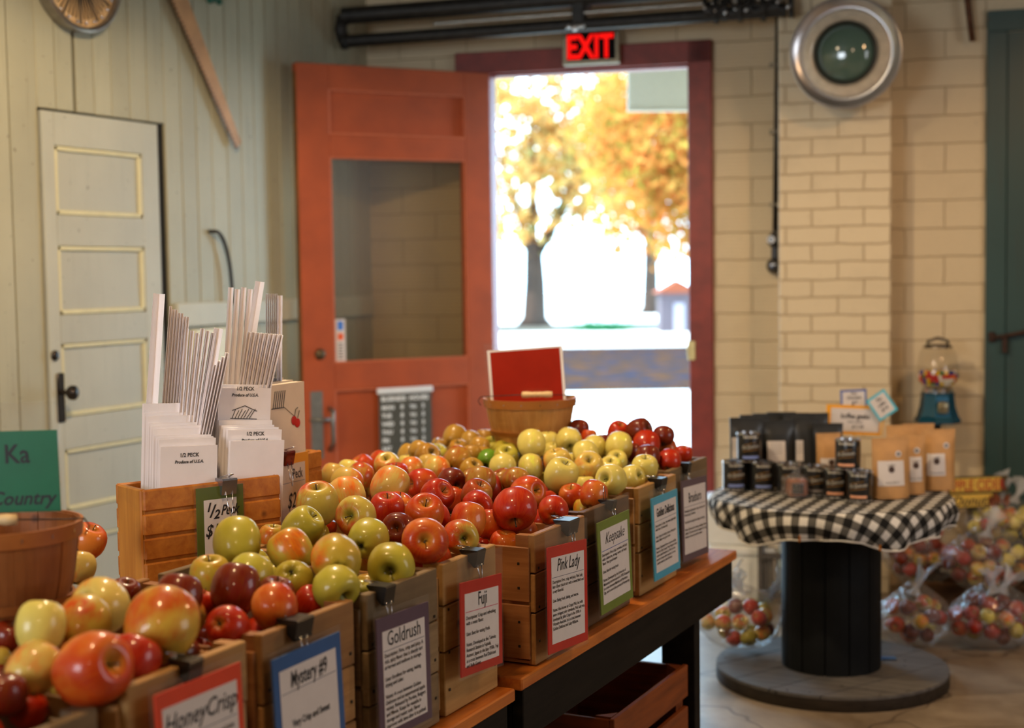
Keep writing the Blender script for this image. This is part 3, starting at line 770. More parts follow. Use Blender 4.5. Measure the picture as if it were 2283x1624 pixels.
def clip(label, X, y, z, wd=.030, s=1.0, up=False):
    t = thing('binder_clip', label, 'clip', (X + .0045, y, z + .001), 0, 'binder clips holding the crate cards')
    q = MB(); q.prism([(.005, -.026 * s), (-.024, .002), (-.025, .006), (.013, .006), (.015, .003), (.0085, -.027 * s)], wd, Matrix.Translation((0, -wd / 2, 0)) @ Matrix(((1, 0, 0, 0), (0, 0, 1, 0), (0, 1, 0, 0), (0, 0, 0, 1))))
    q.build('clip_body', black_metal, t)
    q = MB(); x0 = .0085; q.tube([(x0, -.009, -.018 * s), (x0 + .003, -.0055, -.045 * s), (x0 + .004, -.0035, -.066 * s), (x0 + .0045, 0, -.070 * s), (x0 + .004, .0035, -.066 * s), (x0 + .003, .0055, -.045 * s), (x0, .009, -.018 * s)], .0011, 6)
    q.build('wire_loop', chrome, t, True)
    q = MB()
    if up: q.tube([(-.012, -.008, .006), (-.014, -.004, .030), (-.015, .0, .038), (-.014, .004, .030), (-.012, .008, .006)], .0010, 6)
    else: q.tube([(-.016, -.008, .0075), (-.034, -.004, .009), (-.040, .0, .009), (-.034, .004, .009), (-.016, .008, .0075)], .0010, 6)
    q.build('rear_wire_loop', chrome, t, True)
    q = MB(); q.tube([(x0 - .0005, -wd / 2, -.025 * s), (x0 - .0005, wd / 2, -.025 * s)], .0022, 8); q.build('rolled_edge', black_metal, t, True)
    return t
c_or = papercard('card_orange_red', srgb(214, 62, 24)); c_bl = papercard('card_blue', srgb(34, 84, 142)); c_pu = papercard('card_purple', srgb(82, 62, 82))
c_rd = papercard('card_red', srgb(176, 32, 22)); c_rd2 = papercard('card_red_bright', srgb(184, 26, 20)); c_ol = papercard('card_olive', srgb(104, 124, 42)); c_lb = papercard('card_light_blue', srgb(56, 158, 192)); c_mv = papercard('card_mauve', srgb(92, 74, 86))
r_gr = plain('rule_grey', srgb(120, 120, 130), .6); r_bl = plain('rule_blue', srgb(40, 70, 150), .6); r_pk = plain('rule_pink', srgb(190, 60, 90), .6)
# HoneyCrisp
t, wd, ht = crate_card('orange-framed card reading HoneyCrisp, bottom left of the photo', (332, 1557), (525, 1480), (345, 1700), -1.238, c_or, (.012, .012, .022), (.008, .012, .006), force=.20, rule=(.03, r_gr))
title(t, 'HoneyCrisp', .036, 0, .043, .88, .28, .0004); para(t, 'Description: Exceptionally crisp and juicy with a sweet, slightly tart flavor.\n\nUses: Best for eating fresh.', .0095, -wd / 2 + .018, .015, wd - .034)
t, wd, ht = crate_card('blue-framed card reading Mystery #9 with one short line', (595, 1478), (747, 1412), (610, 1640), -1.238, c_bl, (.015, .015, .022), (.005, .010, .006), force=.20, rule=(.042, r_gr))
title(t, 'Mystery #9', .034, 0, .048, .62, .1, .0006); text(t, 'Very Crisp and Sweet', .0155, 0, -.012, .0029, ink, 'small_print', xs=.72, bold=.0004)
t, wd, ht = crate_card('purple-framed card reading Goldrush with a full page of print', (826, 1388), (943, 1346), (848, 1650), -1.236, c_pu, (.016, .014, .024), (.005, .012, .006), rule=(.045, r_gr))
title(t, 'Goldrush', .036, 0, .052, .82, 0, .0001)
para(t, 'Description: Firm, crisp and juicy. A rich, spicy flavor that is sharply tart at harvest and mellows in storage.\n\nUses: Excellent for eating, baking, drying and cider.\n\nNotes: A cross between Golden Delicious and an experimental apple variety. Released by Purdue, Rutgers and Illinois. Keeps for months in storage and resists scab. Flavor improves with time after it is picked.', .0098, -wd / 2 + .020, .034, wd - .038)
t, wd, ht = crate_card('red-framed card with the short title Fuji', (1019, 1303), (1111, 1280), (1024, 1509), -1.236, c_rd, (.015, .016, .022), (.006, .05, .006), rule=(.030, r_pk))
title(t, 'Fuji', .036, .002, .038, .74, 0, .0003)
para(t, 'Description: Crisp and refreshing with a sweet flavor.\n\nUses: Best for eating fresh.\n\nNotes: Developed at the Tohoku Research Station in Fujisaki, Aomori, Japan in the late 1930s. Fuji is a cross between Red Delicious and Ralls Genet.', .0098, -wd / 2 + .019, .016, wd - .036)
t, wd, ht = crate_card('bright red-framed card with a slanted script title of two words', (1209, 1227), (1297, 1206), (1224, 1454), -1.200, c_rd2, (.016, .018, .022), (.006, .045, .009), rule=(.044, r_gr))
title(t, 'Pink Lady', .036, 0, .056, .82, .3, .0002)
para(t, 'Description: Firm, crisp, and juicy. Pink Lady has a flavor that is tart with a sweet finish and is very flavorful.\n\nUses: Eating fresh, baking, and sauces.\n\nNotes: Also known as Cripps Pink, but with more stringent color standards. Pink Lady was developed by John Cripps in the 1970s in Western Australia. It is a cross between Golden Delicious and Lady Williams.', .0094, -wd / 2 + .020, .032, wd - .036)
t, wd, ht = crate_card('olive green-framed card with the flowing script title Keepsake', (1323, 1172), (1395, 1140), (1338, 1368), -1.226, c_ol, (.015, .020, .020), (.006, .040, .006), rule=(.036, r_bl))
title(t, 'Keepsake', .036, 0, .050, .82, .5, -.0001)
para(t, 'Description: Firm, crisp, aromatic, and juicy with a distinctive, strong, sweet, and nutty flavor. Very good keeper.\n\nUses: Best for eating fresh.\n\nNotes: Developed by the University of Minnesota and introduced in 1978. Keepsake is a cross between Malinda and Northern Spy, and is one of the parents of Honeycrisp.', .0094, -wd / 2 + .019, .024, wd - .034)
t, wd, ht = crate_card('light blue-framed card with the condensed bold title Golden Delicious', (1446, 1116), (1504, 1092), (1456, 1294), -1.231, c_lb, (.014, .018, .018), (.006, .020, .006), rule=(.042, r_gr))
title(t, 'Golden Delicious', .030, 0, .052, .60, 0, .0007)
para(t, 'Description: A crisp, very sweet apple with mild flavor. Bruises easily.\n\nUses: Great for baking, sauces, drying and salads. Makes very good cider.\n\nNotes: Originated from a chance seedling found in Clay County, West Virginia. It was sold to Stark Brothers in 1914. It is the parent of many other varieties. It is not closely related to Red Delicious.', .0092, -wd / 2 + .018, .028, wd - .032)
t, wd, ht = crate_card('mauve-framed card reading Braeburn at the far end of the table', (1510, 1079), (1567, 1064), (1523, 1249), -1.262, c_mv, (.014, .018, .018), (.006, .018, .006), rule=(.036, r_gr))
title(t, 'Braeburn', .038, 0, .046, .74)
para(t, 'Description: Spicy-sweet, crisp, aromatic, very firm and juicy. Excellent.\n\nUses: Best for eating fresh, baking and drying.\n\nNotes: Discovered as a chance seedling in New Zealand. The other parent is thought to be Lady Hamilton. Stores very well for months.', .0098, -wd / 2 + .018, .022, wd - .034)
for (lab, X, y, z, wdc, up) in (('black binder clip above the orange-framed HoneyCrisp card', -1.262, 1.521, .921, .030, 0), ('large black binder clip above the blue-framed Mystery card', -1.258, 1.775, .921, .045, 0),
        ('black binder clip above the purple-framed Goldrush card', -1.256, 2.022, .921, .032, 0), ('black binder clip above the Fuji card', -1.258, 2.355, .921, .034, 0),
        ('wide black binder clip above the bright red script card', -1.225, 2.716, .922, .050, 0), ('small binder clip with raised wires above the olive Keepsake card', -1.250, 3.003, .918, .022, 1),
        ('black binder clip above the light blue Golden Delicious card', -1.256, 3.345, .922, .042, 0), ('narrow black binder clip above the mauve Braeburn card', -1.290, 3.635, .922, .026, 0)):
    clip(lab, X, y, z, wdc, 1.0 if wdc > .025 else .7, bool(up))
# half peck card on the first box
def box_card(M, xa, xb, za, zb_, name_label, col, bw, sl, **k):
    Mf = M @ frame((1, 0, 0), (0, 0, 1), ((xa + xb) / 2, -.0045, (za + zb_) / 2))
    return card('price_card', name_label, Mf, xb - xa, zb_ - za, col, bw, sl, group='price cards on the bag boxes', **k)
Bi = BM1.inverted()
def onbox(M, x, y):
    Mi = M.inverted(); o_ = Mi @ CP; d = Mi.to_3x3() @ ray(x, y); t_ = -o_.y / d.y; return o_ + d * t_
pa = onbox(BM1, 434, 1090); pb = onbox(BM1, 538, 1070)
t = box_card(BM1, pa.x, pb.x, pa.z - .20, pa.z, 'olive-framed half peck price card on the first pine box', papercard('card_moss', srgb(84, 96, 34)), (.016, .016, .026), (.004, .006, .004))
text(t, '1', .026, -.028, .050, .0029, ink, 'handwriting', shear=.3, bold=.0006); text(t, '/', .036, -.020, .038, .0029, ink, 'handwriting', shear=.2, bold=.0006); text(t, '2', .026, -.010, .034, .0029, ink, 'handwriting', shear=.3, bold=.0006)
text(t, 'Peck', .030, .020, .040, .0029, ink, 'handwriting', shear=.4, xs=.7, bold=.0006); text(t, '$11', .036, -.014, -.002, .0029, ink, 'handwriting', shear=.3, xs=.8, bold=.0006); text(t, '00', .018, .022, .012, .0029, ink, 'handwriting', shear=.4, bold=.0005)
def boxclip(M, x, z, label, body, nm):
    t = thing('binder_clip', label, 'clip', M=M @ Matrix.Translation((x, -.004, z)))
    q = MB(); q.prism([(-.004, -.026), (.018, .003), (.016, .007), (-.014, .007), (-.016, .003), (-.009, -.027)], .034, Matrix.Translation((.017, 0, 0)) @ Matrix(((0, 0, -1, 0), (1, 0, 0, 0), (0, 1, 0, 0), (0, 0, 0, 1))))
    q.build('clip_body', body, t)
    q = MB(); q.tube([(-.008, -.010, -.02), (-.004, -.015, -.06), (0, -.016, -.075), (.004, -.015, -.06), (.008, -.010, -.02)], .0012, 6); q.tube([(-.010, .008, .008), (-.006, -.02, .016), (0, -.026, .018), (.006, -.02, .016), (.010, .008, .008)], .0012, 6)
    q.build('wire_loop', chrome, t, True); return t
pc = onbox(BM1, 503, 1075)
boxclip(BM1, pc.x, pc.z + .002, 'steel binder clip above the half peck price card', plain('steel_clip', (.35, .36, .42), .25, .9), 'c')
# peck card, orange frame, held at the corner of the second box
pa = onbox(BM2, 560, 1030); pb = onbox(BM2, 682, 1003); pz = onbox(BM2, 640, 1140)
t = box_card(BM2, pa.x, pb.x, pb.z - .21, pb.z - .003, 'orange-framed peck price card on the second pine box', papercard('card_amber', srgb(238, 152, 40)), (.015, .012, .022), (.004, .006, .004), rule=(.038, r_gr), paper=plain('cream_paper', srgb(220, 196, 172), .55, var=.03))
wdp = pb.x - pa.x
text(t, '1 Peck', .034, wdp / 2 - .055, .046, .0029, ink, 'lettering', xs=.62, bold=.0003); text(t, '$20', .052, wdp / 2 - .066, -.022, .0029, ink, 'handwriting', shear=.35, xs=.6, bold=.0004); text(t, '00', .022, wdp / 2 - .028, .006, .0029, ink, 'handwriting', shear=.5, bold=.0004)
pr_ = onbox(BM2, 634, 1012)
boxclip(BM2, pr_.x, pr_.z, 'dark red binder clip above the peck price card', plain('dark_red_clip', (.12, .008, .008), .25, .2, coat=.5), 'r')
# card in the tan basket
def viewcard(px, py, Z, wdpx, htpx, roll, label, col, bw, sl, name='basket_card', yaw=0, tilt=0, **k):
    c_ = ond(px, py, Z); s_ = Z / FPX
    M = frame(R0, (0, 0, 1), c_) @ rotM('Z', roll) @ rotM('Y', yaw) @ rotM('X', tilt)
    return card(name, label, M, wdpx * s_, htpx * s_, col, bw, sl, **k)
Zb = (bk - CP).dot(FW)
t = viewcard(1175, 851, Zb + .02, 168, 150, 3.4, 'laminated card with glossy red print standing in the tan basket', papercard('card_white_margin', srgb(232, 228, 226)), (.0085, .0, .006), (.008, .020, .004), paper=plain('glossy_red_print', srgb(158, 36, 20), .22, coat=.8, var=.1, scale=8), tilt=-3)
Zg = (Vector((b2.x, b2.y, 1.1)) - CP).dot(FW)
t = viewcard(32, 1052, Zg + .01, 200, 182, .8, 'green handwritten card in a clear sleeve, standing in the left brown basket', papercard('card_green', srgb(8, 98, 62)), (.0, .0, .0), (.003, .045, .002), paper=MATS['card_green'])
text(t, 'Ka', .042, .006, .014, .0029, ink, 'handwriting', xs=.9, bold=.0006); text(t, 'Country', .030, .010, -.052, .0029, ink, 'handwriting', shear=.3, xs=1.0, bold=.0005)
APPLES = [
(-1.329,1.552,0.959,0.0522,"H",-0.35,0.73,0.59),(-1.31,1.39,0.94,0.0495,"O",0.94,-0.05,0.34),(-1.317,1.473,0.923,0.039,"R",0.08,0.57,0.81),
(-1.451,1.525,0.954,0.0425,"B",0.11,-0.76,-0.64),(-1.485,1.601,0.961,0.0447,"P",-0.06,-0.89,0.46),(-1.657,1.844,0.913,0.0275,"D",0.3,-0.05,0.95),
(-1.404,1.382,0.931,0.0352,"P",-0.01,0.84,0.55),(-1.461,1.456,0.93,0.0337,"D",-0.17,0.37,0.91),(-1.43,1.423,0.976,0.0343,"Y",-0.17,0.37,0.91),
(-1.603,1.507,0.887,0.0225,"B",-0.02,0.06,1),(-1.382,1.307,0.92,0.0321,"D",-0.02,0.06,1),(-1.384,1.351,0.887,0.0246,"R",0.23,0.18,0.96),
(-1.764,1.655,0.9,0.0246,"O",-0.02,0.06,1),(-1.62,1.55,0.911,0.027,"D",0.3,-0.05,0.95),(-1.799,1.882,0.939,0.0333,"P",-0.17,0.37,0.91),
(-1.931,2.051,0.947,0.0352,"O",0.47,0.05,0.88),(-1.427,1.706,0.956,0.0374,"D",-0.07,0.42,0.9),(-1.467,1.803,0.921,0.0282,"R",0.39,0.26,0.89),
(-1.45,1.75,0.914,0.0304,"B",0.7,-0.29,0.65),(-1.403,1.816,0.948,0.0402,"D",-0.07,0.44,0.89),(-1.327,1.696,0.923,0.0337,"R",-0.16,0.88,-0.44),
(-1.304,1.786,0.935,0.0369,"O",-0.6,0.42,0.68),(-1.379,1.889,0.925,0.0324,"D",0.25,0.06,0.97),(-1.359,1.961,0.898,0.0302,"R",0.56,-0.05,0.83),
(-1.386,1.996,0.866,0.0215,"R",-0.02,0.06,1),(-1.412,1.919,0.862,0.021,"R",-0.02,0.06,1),(-1.546,2.01,0.979,0.0428,"G",-0.37,0.52,0.77),
(-1.514,1.894,0.945,0.0363,"J",0.09,-0.15,0.98),(-1.442,1.905,0.947,0.0397,"G",-0.06,0.71,0.7),(-1.41,1.985,0.929,0.0368,"G",-0.33,0.65,-0.69),
(-1.465,2.057,0.962,0.0389,"J",-0.62,0,0.78),(-1.306,1.958,0.932,0.0396,"G",0.86,-0.32,-0.39),(-1.343,2.018,0.962,0.0445,"J",-0.62,0.77,0.15),
(-1.306,2.137,0.934,0.043,"G",0.44,-0.89,-0.08),(-1.447,2.284,0.946,0.0386,"G",-0.1,0.96,0.27),(-1.579,2.255,0.963,0.039,"G",0.71,0.14,0.69),
(-1.689,2.311,0.924,0.0297,"J",0.15,0.01,0.99),(-1.694,2.5,0.913,0.0276,"R",0.35,0.11,0.93),(-1.659,2.425,0.91,0.0269,"G",0.25,-0.47,0.85),
(-1.367,2.156,0.884,0.0251,"J",-0.02,0.06,1),(-1.706,2.335,0.879,0.0209,"G",-0.02,0.06,1),(-1.642,2.403,0.982,0.0436,"B",0.17,-0.32,0.93),
(-1.644,2.515,0.978,0.0427,"P",-0.49,0.41,0.77),(-1.515,2.352,0.974,0.0416,"B",0.09,-0.98,0.17),(-1.551,2.524,0.957,0.0376,"R",0.24,-0.2,0.95),
(-1.596,2.641,0.943,0.0342,"O",0.38,-0.17,0.91),(-1.449,2.403,0.943,0.0356,"D",0.32,-0.9,0.29),(-1.307,2.26,0.956,0.0444,"O",0.48,-0.85,0.21),
(-1.325,2.429,0.933,0.0361,"B",0.7,-0.71,0.06),(-1.439,2.488,0.961,0.0402,"O",0.38,-0.51,0.77),(-1.457,2.555,0.934,0.0374,"R",-0.43,0.62,0.66),
(-1.374,2.554,0.939,0.0378,"O",-0.07,0.42,0.9),(-1.378,2.664,0.913,0.0315,"O",0.09,0.38,0.92),(-1.433,2.732,0.855,0.0197,"R",-0.02,0.06,1),
(-1.913,2.99,0.945,0.0348,"B",-0.01,0.71,0.7),(-1.811,2.772,0.964,0.0392,"P",-0.18,0.67,0.72),(-1.858,2.86,0.935,0.0323,"O",0.24,-0.2,0.95),
(-1.643,2.687,0.978,0.0429,"P",0.1,0.68,0.73),(-1.921,3.134,0.951,0.036,"P",0.17,-0.55,0.82),(-1.846,3.051,0.942,0.0339,"R",0.09,-0.14,0.99),
(-1.678,2.894,0.955,0.0371,"R",-0.5,-0.87,0.05),(-1.879,3.184,0.937,0.0328,"P",-0.3,0.62,0.73),(-1.795,3.169,0.945,0.0347,"P",-0.01,0.71,0.7),
(-1.742,2.818,0.932,0.0315,"D",0.94,-0.31,0.15),(-1.632,2.951,0.952,0.0364,"D",0.86,-0.47,-0.18),(-1.542,2.72,0.958,0.0377,"R",0.81,-0.28,0.52),
(-1.6,2.91,0.918,0.0285,"O",0.34,0.23,0.91),(-1.555,2.955,0.955,0.0371,"S",-0.11,0.5,0.86),(-1.484,2.798,0.951,0.0362,"S",0.48,-0.11,0.87),
(-1.449,2.737,0.941,0.0345,"R",0.53,-0.84,-0.04),(-1.31,2.642,0.958,0.0479,"R",0.31,-0.66,-0.69),(-1.429,2.946,0.941,0.0385,"O",0.92,-0.34,0.2),
(-1.514,3.06,0.945,0.0347,"S",-0.06,0.71,0.7),(-1.608,3.152,0.906,0.0259,"G",-0.02,0.06,1),(-1.697,3.336,0.907,0.0262,"R",0.53,-0.79,0.3),
(-1.458,3.132,0.908,0.0253,"R",0.25,0.06,0.97),(-1.375,3.079,0.914,0.0321,"O",0.08,-0.39,0.92),(-1.456,3.179,0.914,0.0233,"O",-0.02,0.06,1),
(-1.31,2.833,0.922,0.0338,"R",-0.42,0.86,0.29),(-1.357,2.871,0.889,0.0263,"R",0.48,0.3,0.82),(-1.299,3.033,0.928,0.0325,"O",0.05,0.56,0.82),
(-1.341,3.203,0.908,0.0319,"S",0.65,0.1,0.75),(-1.332,3.055,0.886,0.0275,"J",-0.07,0.17,0.98),(-1.396,2.73,0.876,0.0234,"P",0.04,-0.05,1),
(-1.35,2.76,0.881,0.0245,"R",-0.02,0.06,1),(-1.382,2.998,0.857,0.02,"R",-0.02,0.06,1),(-1.645,3.424,0.986,0.0398,"Y",-0.37,0.52,0.77),
(-1.71,3.666,0.962,0.0321,"Y",0.04,-0.05,1),(-1.605,3.578,0.981,0.0385,"Y",0.49,-0.77,-0.41),(-1.527,3.573,0.964,0.0345,"Y",-0.01,0.84,0.55),
(-1.455,3.578,0.971,0.0379,"Y",-0.18,0.67,0.72),(-1.478,3.402,0.97,0.0353,"Y",-0.37,0.52,0.77),(-1.445,3.344,0.947,0.0387,"X",0.34,-0.66,0.67),
(-1.441,3.523,0.936,0.0314,"Y",0.31,-0.48,0.82),(-1.405,3.398,0.937,0.0315,"Y",0.13,-0.46,0.88),(-1.317,3.412,0.94,0.0358,"Y",0.19,-0.24,0.95),
(-1.363,3.622,0.901,0.0257,"Y",0.2,0.17,0.96),(-1.329,3.349,0.923,0.0331,"Y",0.9,-0.24,0.35),(-1.305,3.161,0.946,0.038,"Y",-0.1,-0.97,0.22),
(-1.419,3.114,0.955,0.0413,"Y",0.45,-0.14,0.88),(-1.532,3.343,0.954,0.0368,"X",-0.12,-0.24,0.96),(-1.597,3.316,0.941,0.0339,"Y",-0.3,0.62,0.73),
(-1.64,3.239,0.95,0.0357,"Y",-0.3,0.62,0.73),(-1.704,3.389,0.955,0.0349,"G",0.25,-0.48,0.84),(-1.435,3.297,0.903,0.0286,"Y",-0.02,0.06,1),
(-1.59,3.36,0.899,0.0248,"G",-0.02,0.06,1),(-1.764,3.395,0.946,0.0279,"K",0.12,-0.81,-0.57),(-1.675,3.623,0.939,0.0291,"Y",0.18,-0.08,0.98),
(-2.031,3.697,0.963,0.0347,"U",-0.01,0.59,0.81),(-1.969,3.679,0.951,0.0318,"U",0.04,0.51,0.86),(-1.883,3.573,0.952,0.032,"U",-0.12,0.55,0.83),
(-1.962,3.761,0.953,0.0309,"U",-0.02,0.06,1),(-1.984,3.409,0.955,0.0325,"U",0.17,0.6,0.78),(-1.929,3.356,0.952,0.0356,"U",0.77,-0.39,0.5),
(-2.045,3.627,0.942,0.0251,"U",0.25,0.06,0.97),(-1.96,3.59,0.942,0.0298,"U",0.17,-0.32,0.93),(-2.049,3.668,0.916,0.0253,"U",0.24,-0.97,0.07),
(-1.787,3.262,0.957,0.0377,"S",0.1,0.9,0.43),(-1.818,3.404,0.952,0.0294,"U",-0.01,0.33,0.94),(-1.729,3.234,0.937,0.0326,"U",0.58,-0.33,0.75),
(-2.026,3.406,0.921,0.0238,"Y",-0.02,0.06,1),(-1.955,3.389,0.916,0.0223,"G",-0.02,0.06,1),(-1.667,3.792,0.989,0.0315,"D",-0.07,0.42,0.9),
(-1.624,3.766,0.968,0.0247,"O",-0.02,0.06,1),(-1.528,3.753,0.988,0.032,"R",0.42,-0.34,0.84),(-1.463,3.745,0.998,0.0368,"D",0.93,-0.13,0.35),
(-1.391,3.753,0.984,0.0316,"D",-0.12,0.55,0.83),(-1.422,3.696,0.964,0.0388,"R",-0.06,0.71,0.7),(-1.397,3.794,0.943,0.0293,"O",-0.12,0.28,0.95),
(-1.576,3.762,0.959,0.0271,"D",-0.02,0.06,1),(-1.331,3.747,0.935,0.0263,"R",0.2,-0.1,0.97),(-1.321,3.609,0.935,0.0315,"R",-0.06,0.71,0.7),
(-1.365,3.56,0.947,0.0349,"D",-0.07,0.42,0.9),(-1.394,3.761,0.885,0.0165,"P",-0.02,0.06,1),(-1.342,3.773,0.902,0.0177,"O",-0.02,0.06,1),
(-2.055,2.994,0.905,0.0194,"G",-0.02,0.06,1),(-1.443,3.637,0.948,0.0285,"D",-0.02,0.06,1),(-1.526,3.636,0.937,0.0287,"Y",-0.02,0.06,1),
(-1.529,3.422,0.946,0.0261,"Y",-0.02,0.06,1),]
# ================================================================ apples
def apple_mesh(kind, m, seed):
    rg = random.Random(seed); q = MB(); n = 28; prof = []
    tall = {0: .93, 1: 1.02, 2: .84, 3: .97}[kind]; lob = {0: .015, 1: .03, 2: .012, 3: .035}[kind]; ph = rg.uniform(0, 6)
    P_ = [(0, .60), (.04, .605), (.10, .66), (.18, .78), (.30, .90), (.46, .955), (.64, .92), (.80, .79), (.92, .58), (.985, .32), (1.0, .08), (.985, -.14), (.93, -.38), (.83, -.60), (.70, -.77), (.55, -.88), (.42, -.93), (.30, -.935), (.20, -.87), (.11, -.79), (.05, -.76), (0, -.755)]
    ex = rg.uniform(-.04, .04)
    def fn(p, t, r, z):
        l = 1 + lob * math.cos(5 * t + ph) * (.35 + .65 * (z < 0) * min(1, -z)) + .02 * math.cos(2 * t + ph)
        return Vector((p.x * l, p.y * l, z * tall + ex * p.x + (.03 * math.cos(5 * t + ph) if z < -.6 and r > .15 else 0)))
    q.lathe(P_, n, fn=fn)
    return q.mesh('apple', m, True)
def stem_mesh():
    q = MB(); q.tube([(0, 0, .55), (.02, .0, .75), (.05, .01, .93), (.085, .02, 1.03)], [.035, .026, .028, .042], 7); return q.mesh('stem', plain('apple_stem', (.05, .03, .012), .7), True)
def calyx_mesh():
    q = MB()
    for k in range(5):
        a = 2 * math.pi * k / 5; q.tube([(0, 0, -.70), (.07 * math.cos(a), .07 * math.sin(a), -.78), (.10 * math.cos(a + .3), .10 * math.sin(a + .3), -.84)], [.03, .03, .008], 5)
    return q.mesh('calyx', plain('apple_calyx', (.03, .022, .012), .8), False)
def apple_mat(name, ground, blush, amt, streak, cav, spots=.3, rough=.24, dirn=(.8, .3, .2)):
    m, nt, b = newmat('skin_' + name); setp(b, .42, 0, .45, .22); b.inputs['Coat Roughness'].default_value = max(.04, rough - .14)
    t = nd(nt, 'ShaderNodeTexCoord'); oi = nd(nt, 'ShaderNodeObjectInfo')
    sp = nd(nt, 'ShaderNodeSeparateXYZ'); lk(nt, t.outputs['Object'], sp.inputs[0])
    rnd = oi.outputs['Random']
    # large patches, offset per apple
    of = nd(nt, 'ShaderNodeCombineXYZ'); lk(nt, math_(nt, 'MULTIPLY', rnd, 37.0), of.inputs[0]); lk(nt, math_(nt, 'MULTIPLY', rnd, 91.0), of.inputs[1])
    ad = nd(nt, 'ShaderNodeVectorMath', operation='ADD'); lk(nt, t.outputs['Object'], ad.inputs[0]); lk(nt, of.outputs[0], ad.inputs[1])
    big = noise(nt, ad.outputs[0], 1.1, 2.5, .5)
    # meridian streaks
    an = nd(nt, 'ShaderNodeMath', operation='ARCTAN2'); lk(nt, sp.outputs[1], an.inputs[0]); lk(nt, sp.outputs[0], an.inputs[1])
    cs = nd(nt, 'ShaderNodeCombineXYZ'); nv = nd(nt, 'ShaderNodeVectorMath', operation='NORMALIZE')
    fl = nd(nt, 'ShaderNodeCombineXYZ'); lk(nt, sp.outputs[0], fl.inputs[0]); lk(nt, sp.outputs[1], fl.inputs[1]); lk(nt, fl.outputs[0], nv.inputs[0])
    sv = nd(nt, 'ShaderNodeSeparateXYZ'); lk(nt, nv.outputs[0], sv.inputs[0])
    lk(nt, math_(nt, 'MULTIPLY', sv.outputs[0], 7.0), cs.inputs[0]); lk(nt, math_(nt, 'MULTIPLY', sv.outputs[1], 7.0), cs.inputs[1])
    lk(nt, math_(nt, 'ADD', math_(nt, 'MULTIPLY', sp.outputs[2], 1.1), math_(nt, 'MULTIPLY', rnd, 20.0)), cs.inputs[2])
    st = noise(nt, cs.outputs[0], 1.6, 5, .7)
    side = math_(nt, 'ADD', math_(nt, 'MULTIPLY', sp.outputs[0], dirn[0]), math_(nt, 'ADD', math_(nt, 'MULTIPLY', sp.outputs[1], dirn[1]), math_(nt, 'MULTIPLY', sp.outputs[2], dirn[2])))
    mask = math_(nt, 'ADD', math_(nt, 'ADD', math_(nt, 'MULTIPLY', side, .22), amt - .5), math_(nt, 'ADD', math_(nt, 'MULTIPLY', big, .9), math_(nt, 'MULTIPLY', math_(nt, 'SUBTRACT', st, .5), streak)))
    f = ramp(nt, mask, [(.40, 0), (.66, 1)])
    g2 = mix(nt, noise(nt, ad.outputs[0], 2.3, 3), [x * .86 for x in ground], [min(1, x * 1.12) for x in ground])
    bl = mix(nt, ramp(nt, st, [(.35, 0), (.65, 1)]), blush, [min(1, blush[0] * 1.25 + .02), blush[1] * 2.6 + .028, blush[2] * .8])
    c = mix(nt, f, g2, bl)
    # darker or lighter apple overall
    c = mix(nt, math_(nt, 'MULTIPLY', rnd, .25), c, [x * .55 for x in blush])
    rr_ = nd(nt, 'ShaderNodeVectorMath', operation='LENGTH'); lk(nt, fl.outputs[0], rr_.inputs[0])
    c = mix(nt, ramp(nt, rr_.outputs['Value'], [(.08, .9), (.42, 0)]), c, cav)
    vo = nd(nt, 'ShaderNodeTexVoronoi'); vo.inputs['Scale'].default_value = 7; lk(nt, ad.outputs[0], vo.inputs['Vector'])
    c = mix(nt, ramp(nt, vo.outputs['Distance'], [(.05, spots), (.10, 0)]), c, [min(1, x * 1.25 + .05) for x in ground])
    lk(nt, c, b.inputs['Base Color'])
    b.inputs['Subsurface Weight'].default_value = .0
    return m
AM = {
 'H': ('orange-blushed green', apple_mat('honey', srgb(206, 172, 62), srgb(178, 56, 14), .46, .45, srgb(150, 140, 40))),
 'O': ('orange-red', apple_mat('orange_red', srgb(214, 120, 40), srgb(180, 40, 12), .66, .5, srgb(190, 140, 50))),
 'R': ('bright red', apple_mat('red', srgb(200, 90, 26), srgb(168, 16, 8), .80, .35, srgb(170, 110, 40))),
 'D': ('dark red', apple_mat('dark_red', srgb(130, 30, 16), srgb(104, 6, 6), .85, .35, srgb(110, 60, 26), .22, .18)),
 'B': ('red and yellow-green', apple_mat('bicolour', srgb(196, 176, 74), srgb(180, 44, 16), .50, .6, srgb(132, 134, 44))),
 'P': ('pale yellow-green with red blush', apple_mat('pale_blush', srgb(210, 184, 92), srgb(206, 74, 34), .44, .5, srgb(150, 146, 56))),
 'S': ('streaked russet-red', apple_mat('streaked', srgb(172, 128, 46), srgb(150, 32, 14), .62, .9, srgb(120, 90, 34), .4)),
 'G': ('yellow-green', apple_mat('yellow_green', srgb(180, 168, 56), srgb(186, 130, 30), .20, .25, srgb(116, 112, 32), .25, .3)),
 'J': ('yellow-green with orange blush', apple_mat('gold_blush', srgb(184, 160, 50), srgb(190, 70, 16), .42, .3, srgb(112, 100, 30), .25, .3)),
 'Y': ('pale yellow', apple_mat('pale_yellow', srgb(222, 204, 104), srgb(214, 186, 70), .25, .2, srgb(150, 146, 60), .15, .3)),
 'X': ('yellow with a red cheek', apple_mat('red_cheek', srgb(220, 196, 92), srgb(204, 66, 22), .40, .3, srgb(160, 140, 50), .2, .28)),
 'U': ('russet gold', apple_mat('russet', srgb(178, 136, 52), srgb(186, 104, 34), .34, .3, srgb(104, 92, 36), .3, .34)),
 'K': ('green', apple_mat('green', srgb(104, 150, 34), srgb(120, 160, 50), .2, .2, srgb(60, 60, 24), .2)),
}
AMESH = {}
